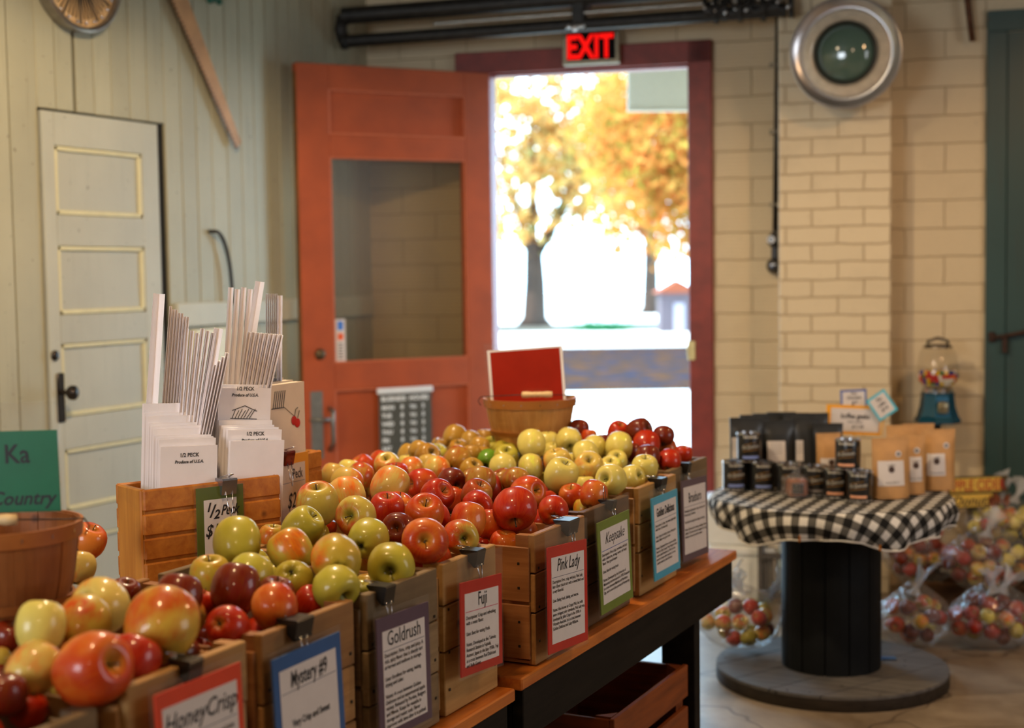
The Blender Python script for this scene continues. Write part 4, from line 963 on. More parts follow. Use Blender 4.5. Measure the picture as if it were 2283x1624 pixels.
for i_, (k_, (nm_, m_)) in enumerate(AM.items()):
    AMESH[k_] = [apple_mesh(s_, m_, i_ * 10 + s_) for s_ in range(4)]
STEM, CALYX = stem_mesh(), calyx_mesh()
def put_apple(x, y, z, r, k, ax, label, group, parts=True, rg=random):
    o = link('apple', rg.choice(AMESH[k]))
    q = Vector(ax).normalized().to_track_quat('Z', 'X'); M = Matrix.Translation((x, y, z)) @ q.to_matrix().to_4x4() @ rotM('Z', rg.uniform(0, 360)) @ Matrix.Diagonal((r * .985, r * .985, r * 1.02, 1))
    o.matrix_world = M; tag(o, label, 'apple', group)
    if parts:
        link('stem', STEM, o); link('calyx', CALYX, o)
    return o
def crate_of(x, y):
    if x < -1.72:
        if y > 3.4: return 'the wall-side crate at the far end'
        if y > 2.95: return 'the wall-side crate past the boxes'
        if y > 2.3: return 'the space before the second pine box'
        return 'the gap beside the left basket'
    for a, n in ((1.385, 'the unlabelled bottom left crate'), (1.675, 'the HoneyCrisp crate'), (1.958, 'the Mystery crate'), (2.228, 'the Goldrush crate'), (2.50, 'the Fuji crate'), (2.84, 'the crate after the Fuji crate'), (3.17, 'the Keepsake crate'), (3.50, 'the Golden Delicious crate'), (9, 'the Braeburn crate')):
        if y < a: return n
ra_ = random.Random(11)
def proj(p):
    v_ = Vector(p) - CP; return (1141.5 + FPX * v_.dot(RT) / v_.dot(FW), 812 - FPX * v_.dot(UP) / v_.dot(FW))
groups_ = {}
for a in APPLES:
    groups_.setdefault((crate_of(a[0], a[1]), a[4]), []).append(a)
ORD = ['leftmost', 'second from left', 'third from left', 'fourth from left', 'fifth from left', 'sixth from left', 'seventh from left', 'eighth from left', 'ninth from left', 'tenth from left', 'eleventh from left', 'twelfth from left', 'thirteenth from left', 'fourteenth from left', 'fifteenth from left', 'sixteenth from left']
for (cr, k), lst in groups_.items():
    lst.sort(key=lambda a: proj(a[:3])[0])
    for i_, a in enumerate(lst):
        if len(lst) == 1: lab = 'the only %s apple in %s' % (AM[k][0], cr)
        elif len(lst) == 2: lab = '%s apple in %s, %s of the pair' % (AM[k][0], cr, ('left', 'right')[i_])
        elif i_ == len(lst) - 1: lab = 'rightmost %s apple in %s' % (AM[k][0], cr)
        else: lab = '%s %s apple in %s' % (ORD[i_], AM[k][0], cr)
        put_apple(a[0], a[1], a[2], a[3], k, a[5:8], lab, 'apples in the display crates', rg=ra_)
# apples lower in the crates that show only through the gaps
FILL = [('the unlabelled bottom left crate', -1.70, -1.30, 1.14, 1.36, 'RDB'), ('the HoneyCrisp crate', -1.68, -1.29, 1.42, 1.64, 'RDH'), ('the Mystery crate', -1.68, -1.29, 1.70, 1.93, 'RDO'), ('the Goldrush crate', -1.68, -1.29, 1.99, 2.20, 'GJG'),
        ('the Fuji crate', -1.68, -1.29, 2.25, 2.44, 'ROB'), ('the crate after the Fuji crate', -1.65, -1.25, 2.58, 2.80, 'RRO'), ('the Keepsake crate', -1.68, -1.28, 2.89, 3.12, 'RSO'), ('the Golden Delicious crate', -1.68, -1.29, 3.23, 3.46, 'YYG'),
        ('the Braeburn crate', -1.70, -1.32, 3.54, 3.81, 'DRO'), ('the wall-side crate past the boxes', -2.08, -1.74, 3.03, 3.33, 'PYO'), ('the wall-side crate at the far end', -2.10, -1.77, 3.45, 3.77, 'UUG')]
def shows(p, r, others, n=0):           # does any of this apple reach the viewer past the other apples
    to = (CP - p).normalized()
    for (a, b_) in ((0, 0), (.75, 0), (-.75, 0), (0, .75), (0, -.6), (.55, .55), (-.55, .55)):
        q_ = p + (to * .6 + RT * a + UP * b_).normalized() * r; d = CP - q_; L = d.length; d /= L; hit = False
        for (c, r2) in others:
            if c is p: continue
            w_ = c - q_; tt = w_.dot(d)
            if 0 < tt < L and (w_ - d * tt).length_squared < (r2 * .97) ** 2: hit = True; break
        if not hit:
            t_ = (-1.262 - q_.x) / d.x if d.x > 1e-6 else -1          # the front boards hide what lies low behind them
            if q_.z > .7 and t_ > 0 and (q_ + d * t_).z < .92: continue
            return True
    return False
solid = [(Vector(a[:3]), a[3]) for a in APPLES]
low = []
for (cr, x0, x1, y0, y1, ks) in FILL:
    xx = x0 + .036; row = 0
    while xx < x1 - .02:
        yy = y0 + .034 + (.02 if row % 2 else 0)
        while yy < y1 - .02:
            for zc in ((.93, .905, .880, .862, .845) if xx < -1.5 and y0 > 2.8 else (.895, .880, .862, .845)):
                p = Vector((xx + ra_.uniform(-.005, .005), yy + ra_.uniform(-.005, .005), zc)); r = ra_.uniform(.033, .037)
                if all((p - s_[0]).length > (r + s_[1]) * .95 for s_ in solid):
                    solid.append((p, r)); low.append((p, r, cr, ra_.choice(ks))); break
            yy += .078
        xx += .074; row += 1
for (p, r, cr, k) in low:
    if shows(p, r, solid): put_apple(p.x, p.y, p.z, r, k, (ra_.uniform(-.6, .6), ra_.uniform(-.6, .6), 1), 'apple lying low between the others in %s' % cr, 'low apples in ' + cr, False, ra_)
# apple under the table
put_apple(-1.36, 2.62, .325, .036, 'R', (0, .2, 1), 'single red apple lying in the nearer storage crate under the table', None, rg=ra_)
put_apple(-1.44, 2.60, .30, .036, 'D', (0, .2, 1), 'dark red apple behind the red one in the nearer storage crate', None, rg=ra_)
# silver wire twist on the far wall-side crate rim
tw = MB(); a = ond(962, 995, 3.95); tw.tube([a + Vector((0, 0, -.012)), a + Vector((.004, 0, .004)), a + Vector((.010, .004, .012)), a + Vector((.014, 0, .022)), a + Vector((.018, .003, .020)), a + Vector((.012, .0, .010))], .0012, 6)
tag(tw.build('wire_loop', chrome, None, True), 'small silver wire loop standing on the rim of the wall-side crate', 'wire')
# ================================================================ things on the plank wall
m_disc = wood('pale_slat_wood', srgb(214, 172, 120), srgb(240, 206, 158), 2, 40, .6, .4)
WC = Vector((LX, 4.012, 2.553))
t = thing('wall_clock', 'round wooden wheel with thin dark slats and metal rim high on the plank wall', 'clock', WC)
q = MB(); RX = rotM('Y', 90)
q.lathe([(.0, .012), (.188, .012), (.188, .03), (.0, .03)], 48, RX); q.build('face', m_disc, t)
MB().lathe([(.188, .004), (.206, .004), (.208, .05), (.200, .056), (.190, .05)], 64, RX, close=True).build('rim', plain('dull_steel_rim', (.35, .32, .28), .35, .9), t, 'auto')
q = MB()
for k in range(48):
    a = 2 * math.pi * k / 48; r0 = .07 if k % 4 else .05; wd_ = .0026 if k % 4 else .007
    q.box2((.031, r0, -wd_ / 2), (.036, .160 if k % 4 else .178, wd_ / 2), rotM('X', math.degrees(a)))
q.build('radial_slats', plain('dark_slat', (.03, .022, .015), .6), t)
q = MB()
for k in range(24):
    a = 2 * math.pi * (k + .5) / 24; q.sphere((.038, .172 * math.cos(a), .172 * math.sin(a)), .006, 10)
q.build('rim_studs', chrome, t, True)
# saw
sx = LX + .03
def LW(px, py, X=sx): p = onx(px, py, X); return p
a, b_, c, d = LW(357, -60), LW(527, 332), LW(537, 318), LW(397, -60)
q = MB(); n = 40; pts = []
for k in range(n):
    p = a.lerp(b_, k / n); p2 = a.lerp(b_, (k + .5) / n); tdir = (c - d).normalized()
    pts.append((p.y, p.z)); pts.append((p2.y - .007, p2.z - .003))
pts += [(b_.y, b_.z), (c.y, c.z), (d.y, d.z)]
M = Matrix(((0, 0, 1, sx), (1, 0, 0, 0), (0, 1, 0, 0), (0, 0, 0, 1)))
blade = MB().prism(pts, .003, M)
ts = thing('crosscut_saw', 'long tapered tan crosscut saw blade hanging tip down on the plank wall', 'saw', (0, 0, 0))
blade.build('blade', plain('tan_rusted_steel', srgb(188, 140, 92), .5, .15, var=.2, scale=9), ts)
q = MB()
for k in range(n):
    p = a.lerp(b_, (k + .15) / n); p2 = a.lerp(b_, (k + .62) / n)
    q.prism([(p.y + .004, p.z), (p2.y - .008, p2.z - .003), (p2.y + .006, p2.z - .004)], .0046, Matrix.Translation((-.0008, 0, 0)) @ M)
q.build('teeth', iron, ts)
MB().tube([(LX + .001, d.y, d.z - .0), (sx + .002, d.y, d.z)], .004, 8).build('nail', iron, ts)
# curved iron strap
q = MB(); pts = []
for k in range(14):
    u = k / 13; p = onx(480 + 38 * math.sin(u * math.pi / 2), 516 + 160 * (1 - math.cos(u * math.pi / 2)), LX + .03); pts.append(p)
pts = [Vector((LX + .002, pts[0].y - .005, pts[0].z))] + pts + [Vector((LX + .024, pts[-1].y, pts[-1].z))]
q.tube(pts, .008, 10); tag(q.build('iron_handle', iron, None, True), 'curved black iron handle low on the plank wall above the paper bags', 'handle')
# ornament at the top edge
t = thing('hanging_ornament', 'bottom of a green, white and red ornament at the top edge above the saw', 'ornament', onx(474, -2, LX + .03))
q = MB(); rg = random.Random(2)
for k in range(9): q.sphere((rg.uniform(-.01, .01), rg.uniform(-.035, .035), rg.uniform(-.01, .05)), .014, 10)
q.build('green_beads', plain('ornament_green', srgb(10, 84, 62), .35), t, True)
q = MB(); q.sphere((.0, .05, .002), .007, 10); q.sphere((.0, -.045, .002), .006, 10); q.build('red_berries', plain('ornament_red', srgb(200, 70, 40), .35), t, True)
MB().tube([(-.02, 0, .03), (-.028, 0, .05)], .003, 6).build('hook', iron, t)

# ================================================================ pipes above the door
pa = Vector((-3.70, 5.72, 2.545)); pb_ = W(.34, .27, 2.575)
dirp = (pb_ - pa).normalized()
t = thing('overhead_pipe', 'pair of thick dark pipes joined by an end bend above the exit door', 'pipe', pa)
MB().tube([(0, 0, 0), tuple(pb_ - pa)], .030, 20).build('pipe', iron, t, 'auto')
MB().lathe([(0, -.012), (.034, -.012), (.038, -.004), (.038, .016), (.03, .02)], 24, Matrix.Translation((0, 0, 0)) @ dirp.to_track_quat('Z', 'Y').to_matrix().to_4x4()).build('end_cap', iron, t, 'auto')
MB().tube([(0, 0, .118), tuple(pb_ - pa + Vector((0, 0, .118)))], .040, 20).build('pipe', iron, t, 'auto')
MB().tube([(0, 0, .002), (-.012, -.004, .058), (0, 0, .118)], .030, 12).build('end_bend', iron, t, True)
o = MB().tube([tuple(pa + dirp * .45 + WN * .01 + Vector((0, 0, .048))), tuple(pb_ + WN * .01 + Vector((0, 0, .050)))], .012, 14).build('thin_pipe', plain('galvanised_pipe', (.32, .30, .26), .35, .85), None, 'auto')
tag(o, 'thin galvanised conduit between the two dark pipes above the exit door', 'pipe')
hp = onw(1292, 20, .27); t = thing('pipe_hanger', 'black iron hanger strap clamping the pipes above the exit sign', 'bracket', hp)
q = MB(); Mh = rotM('Z', 11.5)
q.box2((-.028, -.045, -.075), (.028, .045, .26), Mh, bev=.004); q.box2((.034, -.03, .0), (.05, .03, .24), Mh); q.build('strap', iron, t)
q = MB(); q.tube([(-.045, -.05, -.085), (.045, -.05, -.085)], .008, 10); q.sphere((0, -.055, -.09), .016, 12); q.sphere((-.03, -.055, -.082), .009, 10); q.build('bolt', plain('bright_steel', (.6, .58, .55), .3, .9), t, True)
vp = onw(1625, 22, .27); t = thing('valve_cluster', 'cluster of black pipe valves and flanges at the top right of the exit door', 'valve', vp)
q = MB(); ax = Matrix.Rotation(TH, 4, 'Z') @ rotM('Y', 90)
for (xx, r, w_) in ((-.09, .045, .03), (-.055, .058, .018), (-.02, .05, .03), (.05, .055, .02), (.085, .045, .035), (.15, .06, .02), (.19, .04, .06), (.27, .05, .02)):
    q.lathe([(0, -w_ / 2), (r, -w_ / 2), (r, w_ / 2), (0, w_ / 2)], 14, Matrix.Translation(tuple(WD * xx)) @ ax)
q.build('flanges', iron, t, 'auto')
q = MB()
for (xx, z1) in ((-.055, .12), (.05, .10), (.15, .13)):
    q.tube([tuple(WD * xx), tuple(WD * xx + WN * .03 + Vector((0, 0, z1)))], .014, 10); q.lathe([(.045, -.006), (.055, 0), (.045, .006), (.036, 0)], 18, Matrix.Translation(tuple(WD * xx + WN * .05 + Vector((0, 0, .04)))) @ Matrix.Rotation(TH, 4, 'Z') @ rotM('X', 70), close=True)
q.build('handwheels', iron, t, True)
q = MB()
for k in range(9): q.sphere(tuple(WD * (-.1 + k * .045) + WN * .05 + Vector((0, 0, rg.uniform(-.02, .03)))), .009, 8)
q.build('bolts', plain('bright_steel', (.6, .58, .55), .3, .9), t, True)
# conduit and insulators by the pilaster
a = onw(1735, 40, .03); b_ = onw(1728, 515, .03)
t = thing('wall_conduit', 'thin black vertical conduit between exit door and brick pilaster', 'conduit', b_)
MB().tube([(0, 0, 0), tuple(a - b_)], .012, 10).build('tube', iron, t, True)
q = MB()
for zz in (.12, .45, .75): q.box((0, 0, 0), (.05, .02, .02), Matrix.Translation((0, .0, zz)) @ rotM('Z', 11.5), bev=.003)
q.build('conduit_strap', plain('pale_strap', srgb(150, 140, 118), .5), t)
t = thing('pulley_switch', 'black double knob iron switch hanging at the end of the wall conduit', 'switch', onw(1727, 565, .03))
q = MB()
Mi = Matrix.Rotation(TH, 4, 'Z') @ rotM('X', 90)
q.lathe([(0, -.02), (.033, -.02), (.036, 0), (.030, .03), (.018, .045), (0, .047)], 22, Matrix.Translation((0, 0, .060)) @ Mi)
q.lathe([(0, -.02), (.036, -.02), (.039, 0), (.032, .03), (.018, .045), (0, .047)], 22, Matrix.Translation((0, 0, -.058)) @ Mi)
q.box2((-.014, -.015, -.06), (.014, .015, .10), Matrix.Rotation(TH, 4, 'Z'), bev=.004); q.build('body', plain('black_bakelite', (.012, .011, .010), .25, coat=.4), t, 'auto')
q = MB(); q.lathe([(.010, .0), (.018, .0), (.018, .006), (.010, .006)], 20, Matrix.Translation((-.004, -.046, .062)) @ Mi, close=True); q.box((-.002, -.052, -.052), (.022, .006, .007), Matrix.Rotation(TH, 4, 'Z')); q.build('ceramic_ring', plain('pale_ceramic', (.6, .62, .66), .3), t, 'auto')

# ================================================================ exit sign
ep = onw(1316, 104, .10); t = thing('exit_sign', 'lit red and black EXIT sign above the open doorway', 'sign', M=WM(ws(ep), .10, ep.z))
MB().box2((-.134, .0, -.080), (.134, .04, .080), bev=.006).build('housing', plain('aged_metal_housing', srgb(150, 138, 112), .4, .4), t)
MB().box2((-.112, -.006, -.062), (.118, .0, .066)).build('face_plate', plain('black_face', (.005, .004, .004), .8, spec=.1), t)
q = MB(); q.box2((-.104, .041, .0), (-.094, .099, .01)); q.box2((.094, .041, .0), (.104, .099, .01)); q.build('bracket', iron, t)
m_exit, nt, b = newmat('lit_red_letters'); b.inputs['Base Color'].default_value = (.35, .004, .004, 1); setp(b, .9, 0, 0, .0); b.inputs['Emission Color'].default_value = (1, .008, .006, 1); b.inputs['Emission Strength'].default_value = .85
text(t, 'EXIT', .150, 0, -.051, 0, m_exit, 'lettering', xs=.72, bold=.0045, M=frame((1, 0, 0), (0, 0, 1), (-.002, -.0075, .0)))

# ================================================================ round industrial light on the pilaster
lp_ = onw(1885, 118, .37); t = thing('industrial_lamp', 'round aluminium industrial light with green glass lens on the brick pilaster', 'lamp', M=Matrix.Translation(lp_) @ Matrix.Rotation(TH, 4, 'Z') @ rotM('X', 90) @ rotM('Y', -6) @ rotM('X', 3))
# local z points into the room
alu = plain('brushed_aluminium', (.62, .62, .64), .28, .95, var=.12, scale=5)
MB().lathe([(.12, -.14), (.17, -.10), (.215, -.03), (.233, .0), (.236, .012), (.229, .014), (.205, -.01), (.190, -.012), (.188, -.02), (.205, -.05), (.15, -.12)], 72, close=True).build('reflector', alu, t, 'auto')
MB().lathe([(.130, .0), (.146, .010), (.176, .004), (.188, -.012), (.130, -.012)], 72, close=True).build('inner_ring', plain('pale_enamel', srgb(206, 192, 168), .3, .2), t, 'auto')
MB().lathe([(.118, -.01), (.132, -.01), (.134, .012), (.124, .016), (.118, .01)], 64, close=True).build('gasket', plain('dark_gasket', (.03, .03, .02), .5), t, 'auto')
m_gl, nt, b = newmat('green_lens_glass'); b.inputs['Base Color'].default_value = (.09, .15, .115, 1); setp(b, .10, 0, .6, .7)
MB().lathe([(0, .045), (.03, .044), (.06, .039), (.09, .029), (.112, .014), (.118, .0), (0, .0)], 56).build('lens', m_gl, t, 'auto')
MB().lathe([(0, -.165), (.06, -.165), (.06, -.13), (.12, -.135), (.12, -.12), (0, -.12)], 32).build('mounting_box', iron, t, 'auto')
# rusty bar at the top right
a = onw(2150, -60, .06); b_ = onw(2168, 92, .06)
o = MB().tube([tuple(a), tuple(a.lerp(b_, .5)), tuple(b_)], [.016, .014, .013], 10).build('rusty_bar', plain('rust_brown', (.10, .035, .012), .6, .3, var=.4), None, True); tag(o, 'rusty brown iron bar hanging at the top right above the teal door', 'bar')
MB().box((0, 0, 0), (.012, .06, .012), Matrix.Translation(tuple(a.lerp(b_, .1) - WN * .03)) @ rotM('Z', 11.5)).build('bracket', MATS['rust_brown'], o)
# ================================================================ cable spool table
SC = Vector((-1.205, 4.93, 0)); ZS = .655
t = thing('cable_spool_table', 'wooden cable spool with black drum used as a round display table', 'table', SC)
m_disk = wood('grey_spool_wood', srgb(84, 80, 78), srgb(128, 124, 120), 0, 40, .6, .5)
m_diske = wood('dark_spool_edge', srgb(34, 27, 20), srgb(58, 48, 38), 0, 40, .6, .2)
q = MB(); Rr = .402
def slab(z0, z1, r, mt, name):
    q = MB(); nb = 5
    for k in range(nb):
        y0, y1 = -r + 2 * r * k / nb, -r + 2 * r * (k + 1) / nb; pts = []
        y0_, y1_ = y0 + .0025, y1 - .0025
        for j in range(17):
            yy = y0_ + (y1_ - y0_) * j / 16; pts.append((math.sqrt(max(0, r * r - yy * yy)), yy))
        left = [(-x, yy) for (x, yy) in reversed(pts)]
        pp = pts + left
        cl = [pp[0]]
        for p in pp[1:]:
            if abs(p[0] - cl[-1][0]) + abs(p[1] - cl[-1][1]) > 1e-5: cl.append(p)
        q.prism(cl, z1 - z0, rotM('Z', 62) @ Matrix.Translation((0, 0, z0)))
    return q.build(name, mt, t)
slab(.042, .052, Rr, m_disk, 'base_disc'); MB().lathe([(0, .0), (Rr - .002, .0), (Rr + .001, .004), (Rr + .001, .0415), (0, .0415)], 80).build('base_underside', m_diske, t, 'auto')
slab(ZS - .034, ZS - .004, .395, m_disk, 'top_disc')
q = MB()
for k in range(13):
    a0 = 2 * math.pi * (k + .03) / 13; a1 = 2 * math.pi * (k + .97) / 13
    pts = [(.172 * math.cos(a0 + (a1 - a0) * j / 3), .172 * math.sin(a0 + (a1 - a0) * j / 3)) for j in range(4)] + [(.150 * math.cos(a1 - (a1 - a0) * j / 3), .150 * math.sin(a1 - (a1 - a0) * j / 3)) for j in range(4)]
    q.prism(pts, ZS - .036 - .053, Matrix.Translation((0, 0, .053)))
q.build('drum', plain('black_drum_paint', (.007, .008, .009), .6, spec=.15, var=.25, scale=9), t)
MB().lathe([(0, .0525), (.149, .0525), (.149, ZS - .037), (0, ZS - .037)], 40).build('drum_core', m_dark, t)
q = MB(); rg = random.Random(8)
for k in range(34):
    a = rg.uniform(0, 6.28); r = rg.choice([.2, .27, .37, .385]); q.box((r * math.cos(a), r * math.sin(a), .0523), (.006, .006, .001))
q.build('nail_heads', nailm, t)
# gingham cloth
m_g, nt, b = newmat('gingham_cloth'); setp(b, .85, 0, 0, .2)
uvn = nd(nt, 'ShaderNodeTexCoord'); sp = nd(nt, 'ShaderNodeSeparateXYZ'); lk(nt, uvn.outputs['UV'], sp.inputs[0])
PER = .057
def stripe(sock): return math_(nt, 'GREATER_THAN', math_(nt, 'FRACT', math_(nt, 'DIVIDE', sock, PER)), .5)
sa, sb = stripe(sp.outputs[0]), stripe(sp.outputs[1]); sm = math_(nt, 'MULTIPLY', math_(nt, 'ADD', sa, sb), .5)
n_ = nd(nt, 'ShaderNodeTexNoise'); n_.inputs['Scale'].default_value = 900; lk(nt, uvn.outputs['UV'], n_.inputs['Vector'])
lk(nt, ramp(nt, sm, [(.0, (.72, .70, .66)), (.49, (.70, .68, .64)), (.51, (.055, .052, .048)), (1.0, (.010, .010, .010))]), b.inputs['Base Color'])
rp_ = nt.nodes[-1]
# three exact tones instead of a blend
for nn in nt.nodes:
    if nn.type == 'VALTORGB': nn.color_ramp.interpolation = 'CONSTANT'; e = nn.color_ramp.elements; e[0].position = 0; e[1].position = .25; e[1].color = (.12, .115, .105, 1); e[2].position = .75; e[2].color = (.010, .010, .010, 1); e[3].position = .99; e[3].color = (.010, .010, .010, 1)
bm = bmesh.new(); uvl = bm.loops.layers.uv.new('uv'); NA = 160
R1 = .412; rad = [0, .1, .2, .3, .36, .395, .408, R1] ; HEM = 8
def hem(a): # scalloped drop
    return .098 + .018 * math.cos(5 * (a - 4.25)) - .006 * math.cos(11 * a)
rows = []; uvs = {}
for j, r in enumerate(rad):
    row = []
    for k in range(NA if r else 1):
        a = 2 * math.pi * k / NA; zz = ZS + (.0015 * math.sin(6 * a + r * 20) if r > .3 else 0) - (.002 if r == R1 else 0); v = bm.verts.new((r * math.cos(a), r * math.sin(a), zz)); uvs[v] = (r * math.cos(a), r * math.sin(a)); row.append(v)
    rows.append(row)
for j in range(1, HEM + 1):
    row = []
    for k in range(NA):
        a = 2 * math.pi * k / NA; u = j / HEM; d_ = hem(a) * u
        rr = R1 + .014 * math.sin(min(1, u * 2.2) * math.pi / 2) + .012 * u * math.sin(15 * a + 1) - .045 * max(0, u - .45) ** 1.3 + .005 * math.sin(31 * a) * u
        v = bm.verts.new((rr * math.cos(a), rr * math.sin(a), ZS - .003 - d_)); ar = R1 + d_ + .008
        uvs[v] = (ar * math.cos(a), ar * math.sin(a)); row.append(v)
    rows.append(row)
for r0, r1 in zip(rows, rows[1:]):
    for k in range(NA):
        k2 = (k + 1) % NA
        f = bm.faces.new((r0[0], r1[k], r1[k2])) if len(r0) == 1 else bm.faces.new((r0[k], r1[k], r1[k2], r0[k2]))
        f.smooth = True
        for l in f.loops: l[uvl].uv = uvs[l.vert]
me = bpy.data.meshes.new('cloth'); bm.to_mesh(me)
hemline = [v.co.copy() for v in rows[-1]]; bm.free(); me.materials.append(m_g)
cl = link('gingham_tablecloth', me); cl.location = SC; cl.modifiers.new('thickness', 'SOLIDIFY').thickness = .0015
tag(cl, 'black and white gingham cloth with scalloped skirt covering the spool table', 'tablecloth')
q = MB(); q.tube(hemline + [hemline[0]], .0032, 6, caps=False); tag(q.build('hem_piping', plain('white_piping', (.75, .72, .66), .7), cl, True), 'white hem piping')
# small amber pins where the skirt is gathered
for (px_, lab) in ((1779, 'l'), (1955, 'r')):
    kk = min(range(NA), key=lambda j: abs(proj(SC + hemline[j])[0] - px_) + (0 if (SC + hemline[j] - CP).length < (SC - CP).length + .0 else 1000))
    p = hemline[kk]; MB().box(tuple(p * 1.012 + Vector((0, 0, .006 - p.z * .012))), (.006, .004, .022), bev=.001).build('amber_pin', plain('amber_metal', srgb(200, 120, 20), .3, .6), cl)
ZC = ZS + .0055
# ---------------------------------------------------------------- coffee tins
tin_b = plain('tin_label_black', (.010, .010, .011), .3, coat=.3, var=.1)
tin_w = plain('tin_print_white', srgb(214, 208, 196), .5); tin_g = plain('tin_print_gold', srgb(176, 128, 56), .4)
tin_bl = plain('tin_band_blue', srgb(128, 148, 214), .5); tin_pe = plain('tin_band_peach', srgb(226, 164, 130), .5); tin_gr = plain('tin_band_grey', srgb(130, 124, 124), .5)
def tin(label, p, yaw, band, group='black coffee tins on the gingham cloth'):
    t = thing('coffee_tin', label, 'tin', p, yaw, group); R_, H_ = .0425, .103
    MB().lathe([(0, .003), (R_ - .001, .003), (R_, .006), (R_, H_ - .006), (R_ - .001, H_ - .003), (0, H_ - .006)], 40).build('tin_body', tin_b, t, 'auto')
    MB().lathe([(R_ - .002, H_ - .007), (R_ + .0012, H_ - .006), (R_ + .0012, H_), (R_ - .002, H_)], 40, close=True).build('top_rim', chrome, t, 'auto')
    MB().lathe([(R_ - .002, .0), (R_ + .0012, .0), (R_ + .0012, .0055), (R_ - .002, .0055)], 40, close=True).build('bottom_rim', chrome, t, 'auto')
    cyl = lambda p_, rr=R_ + .0006: Vector((rr * math.sin(p_.x / R_), -rr * math.cos(p_.x / R_), p_.y))
    text(t, 'TIN HOPE MILLS', .0105, 0, .086, 0, tin_w, 'lettering', xs=.72, fn=cyl, bold=.0004)
    text(t, 'De Quoncess', .0185, 0, .050, 0, tin_w, 'lettering', xs=.62, shear=.2, fn=lambda p_: cyl(Vector((p_.x, p_.y + p_.x * .12, 0))), bold=.0006)
    q = MB()
    def strip(x0, x1, z0, z1, mt, nm, sl=0):
        q = MB(); q.grid(lambda u, v: cyl(Vector((x0 + (x1 - x0) * u, z0 + (z1 - z0) * v + (x0 + (x1 - x0) * u) * sl, 0)), R_ + .0004), 12, 1); return q.build(nm, mt, t, True, False)
    strip(-.030, .030, .013, .022, band, 'label_band'); strip(-.030, .030, .042, .0435, tin_g, 'gold_line', .12); strip(-.024, .02, .066, .0675, tin_g, 'gold_line', .2)
    strip(.044, .046, .02, .08, tin_g, 'gold_line'); strip(.078, .080, .02, .08, tin_g, 'gold_line')
    return t
TT = [(1638, 1094, 'blue-banded black coffee tin, leftmost of the lower row on the cloth', tin_bl, 0), (1699, 1096, 'blue-banded black coffee tin, second in the lower row', tin_bl, 0), (1758, 1100, 'black coffee tin in the lower row partly behind the small wrapped candle', tin_gr, 3),
      (1818, 1106, 'black coffee tin in the lower row just right of the wrapped candle', tin_gr, 16), (1864, 1112, 'peach-banded black coffee tin, second from right in the lower row', tin_pe, 18), (1917, 1120, 'peach-banded black coffee tin at the right end of the lower row', tin_pe, 22)]
pos = {}
for i_, (px, py, lab, bd, yw) in enumerate(TT):
    p = onz(px, py, ZC)
    v2 = Vector((p.x, p.y, 0)); v2 = v2 + v2.normalized() * .036
    p = Vector((v2.x, v2.y, ZC)); pos[i_] = p
    tin(lab, p, PSI - math.radians(yw), bd)
a = (pos[0] + pos[1]) / 2; tin('blue-banded black coffee tin stacked on the two leftmost tins', (a.x + .003, a.y, ZC + .1032), PSI, tin_bl)
a = (pos[4] + pos[5]) / 2; tin('peach-banded black coffee tin stacked on the two rightmost tins', (a.x, a.y, ZC + .1032), PSI - math.radians(24), tin_pe)
# ---------------------------------------------------------------- stand-up pouches
m_bp = plain('black_foil_pouch', (.020, .021, .022), .42, coat=.1, bmp=.25, scale=22, var=.2); m_kp = plain('kraft_pouch', srgb(192, 144, 88), .6, bmp=.25, scale=22, var=.1)
def pouch_mesh(wd, ht, m):
    q = MB(); nu, nv = 14, 12; L = {}
    def pt_(u, v, s_):
        x = (u - .5) * wd * (1 - .03 * math.sin(math.pi * v)); bulge = (1 - v) ** .6 * .032 * (1 - (2 * u - 1) ** 4) if v > .02 else .032 * (1 - (2 * u - 1) ** 4) * .9
        if v > .86: bulge = .001
        return (x, s_ * (bulge + .0012), ht * v)
    fr_ = [[q.bm.verts.new(pt_(i / nu, j / nv, -1)) for j in range(nv + 1)] for i in range(nu + 1)]
    bk_ = [[q.bm.verts.new(pt_(i / nu, j / nv, 1)) for j in range(nv + 1)] for i in range(nu + 1)]
    for i in range(nu):
        for j in range(nv):
            q.bm.faces.new((fr_[i][j], fr_[i + 1][j], fr_[i + 1][j + 1], fr_[i][j + 1])); q.bm.faces.new((bk_[i][j + 1], bk_[i + 1][j + 1], bk_[i + 1][j], bk_[i][j]))
        q.bm.faces.new((fr_[i][nv], fr_[i + 1][nv], bk_[i + 1][nv], bk_[i][nv])); q.bm.faces.new((fr_[i][0], bk_[i][0], bk_[i + 1][0], fr_[i + 1][0]))
    for j in range(nv):
        q.bm.faces.new((fr_[0][j], fr_[0][j + 1], bk_[0][j + 1], bk_[0][j])); q.bm.faces.new((fr_[nu][j], bk_[nu][j], bk_[nu][j + 1], fr_[nu][j + 1]))
    return q.mesh('pouch', m, 'auto')
BPM = pouch_mesh(.122, .190, m_bp); KPM = pouch_mesh(.125, .190, m_kp)
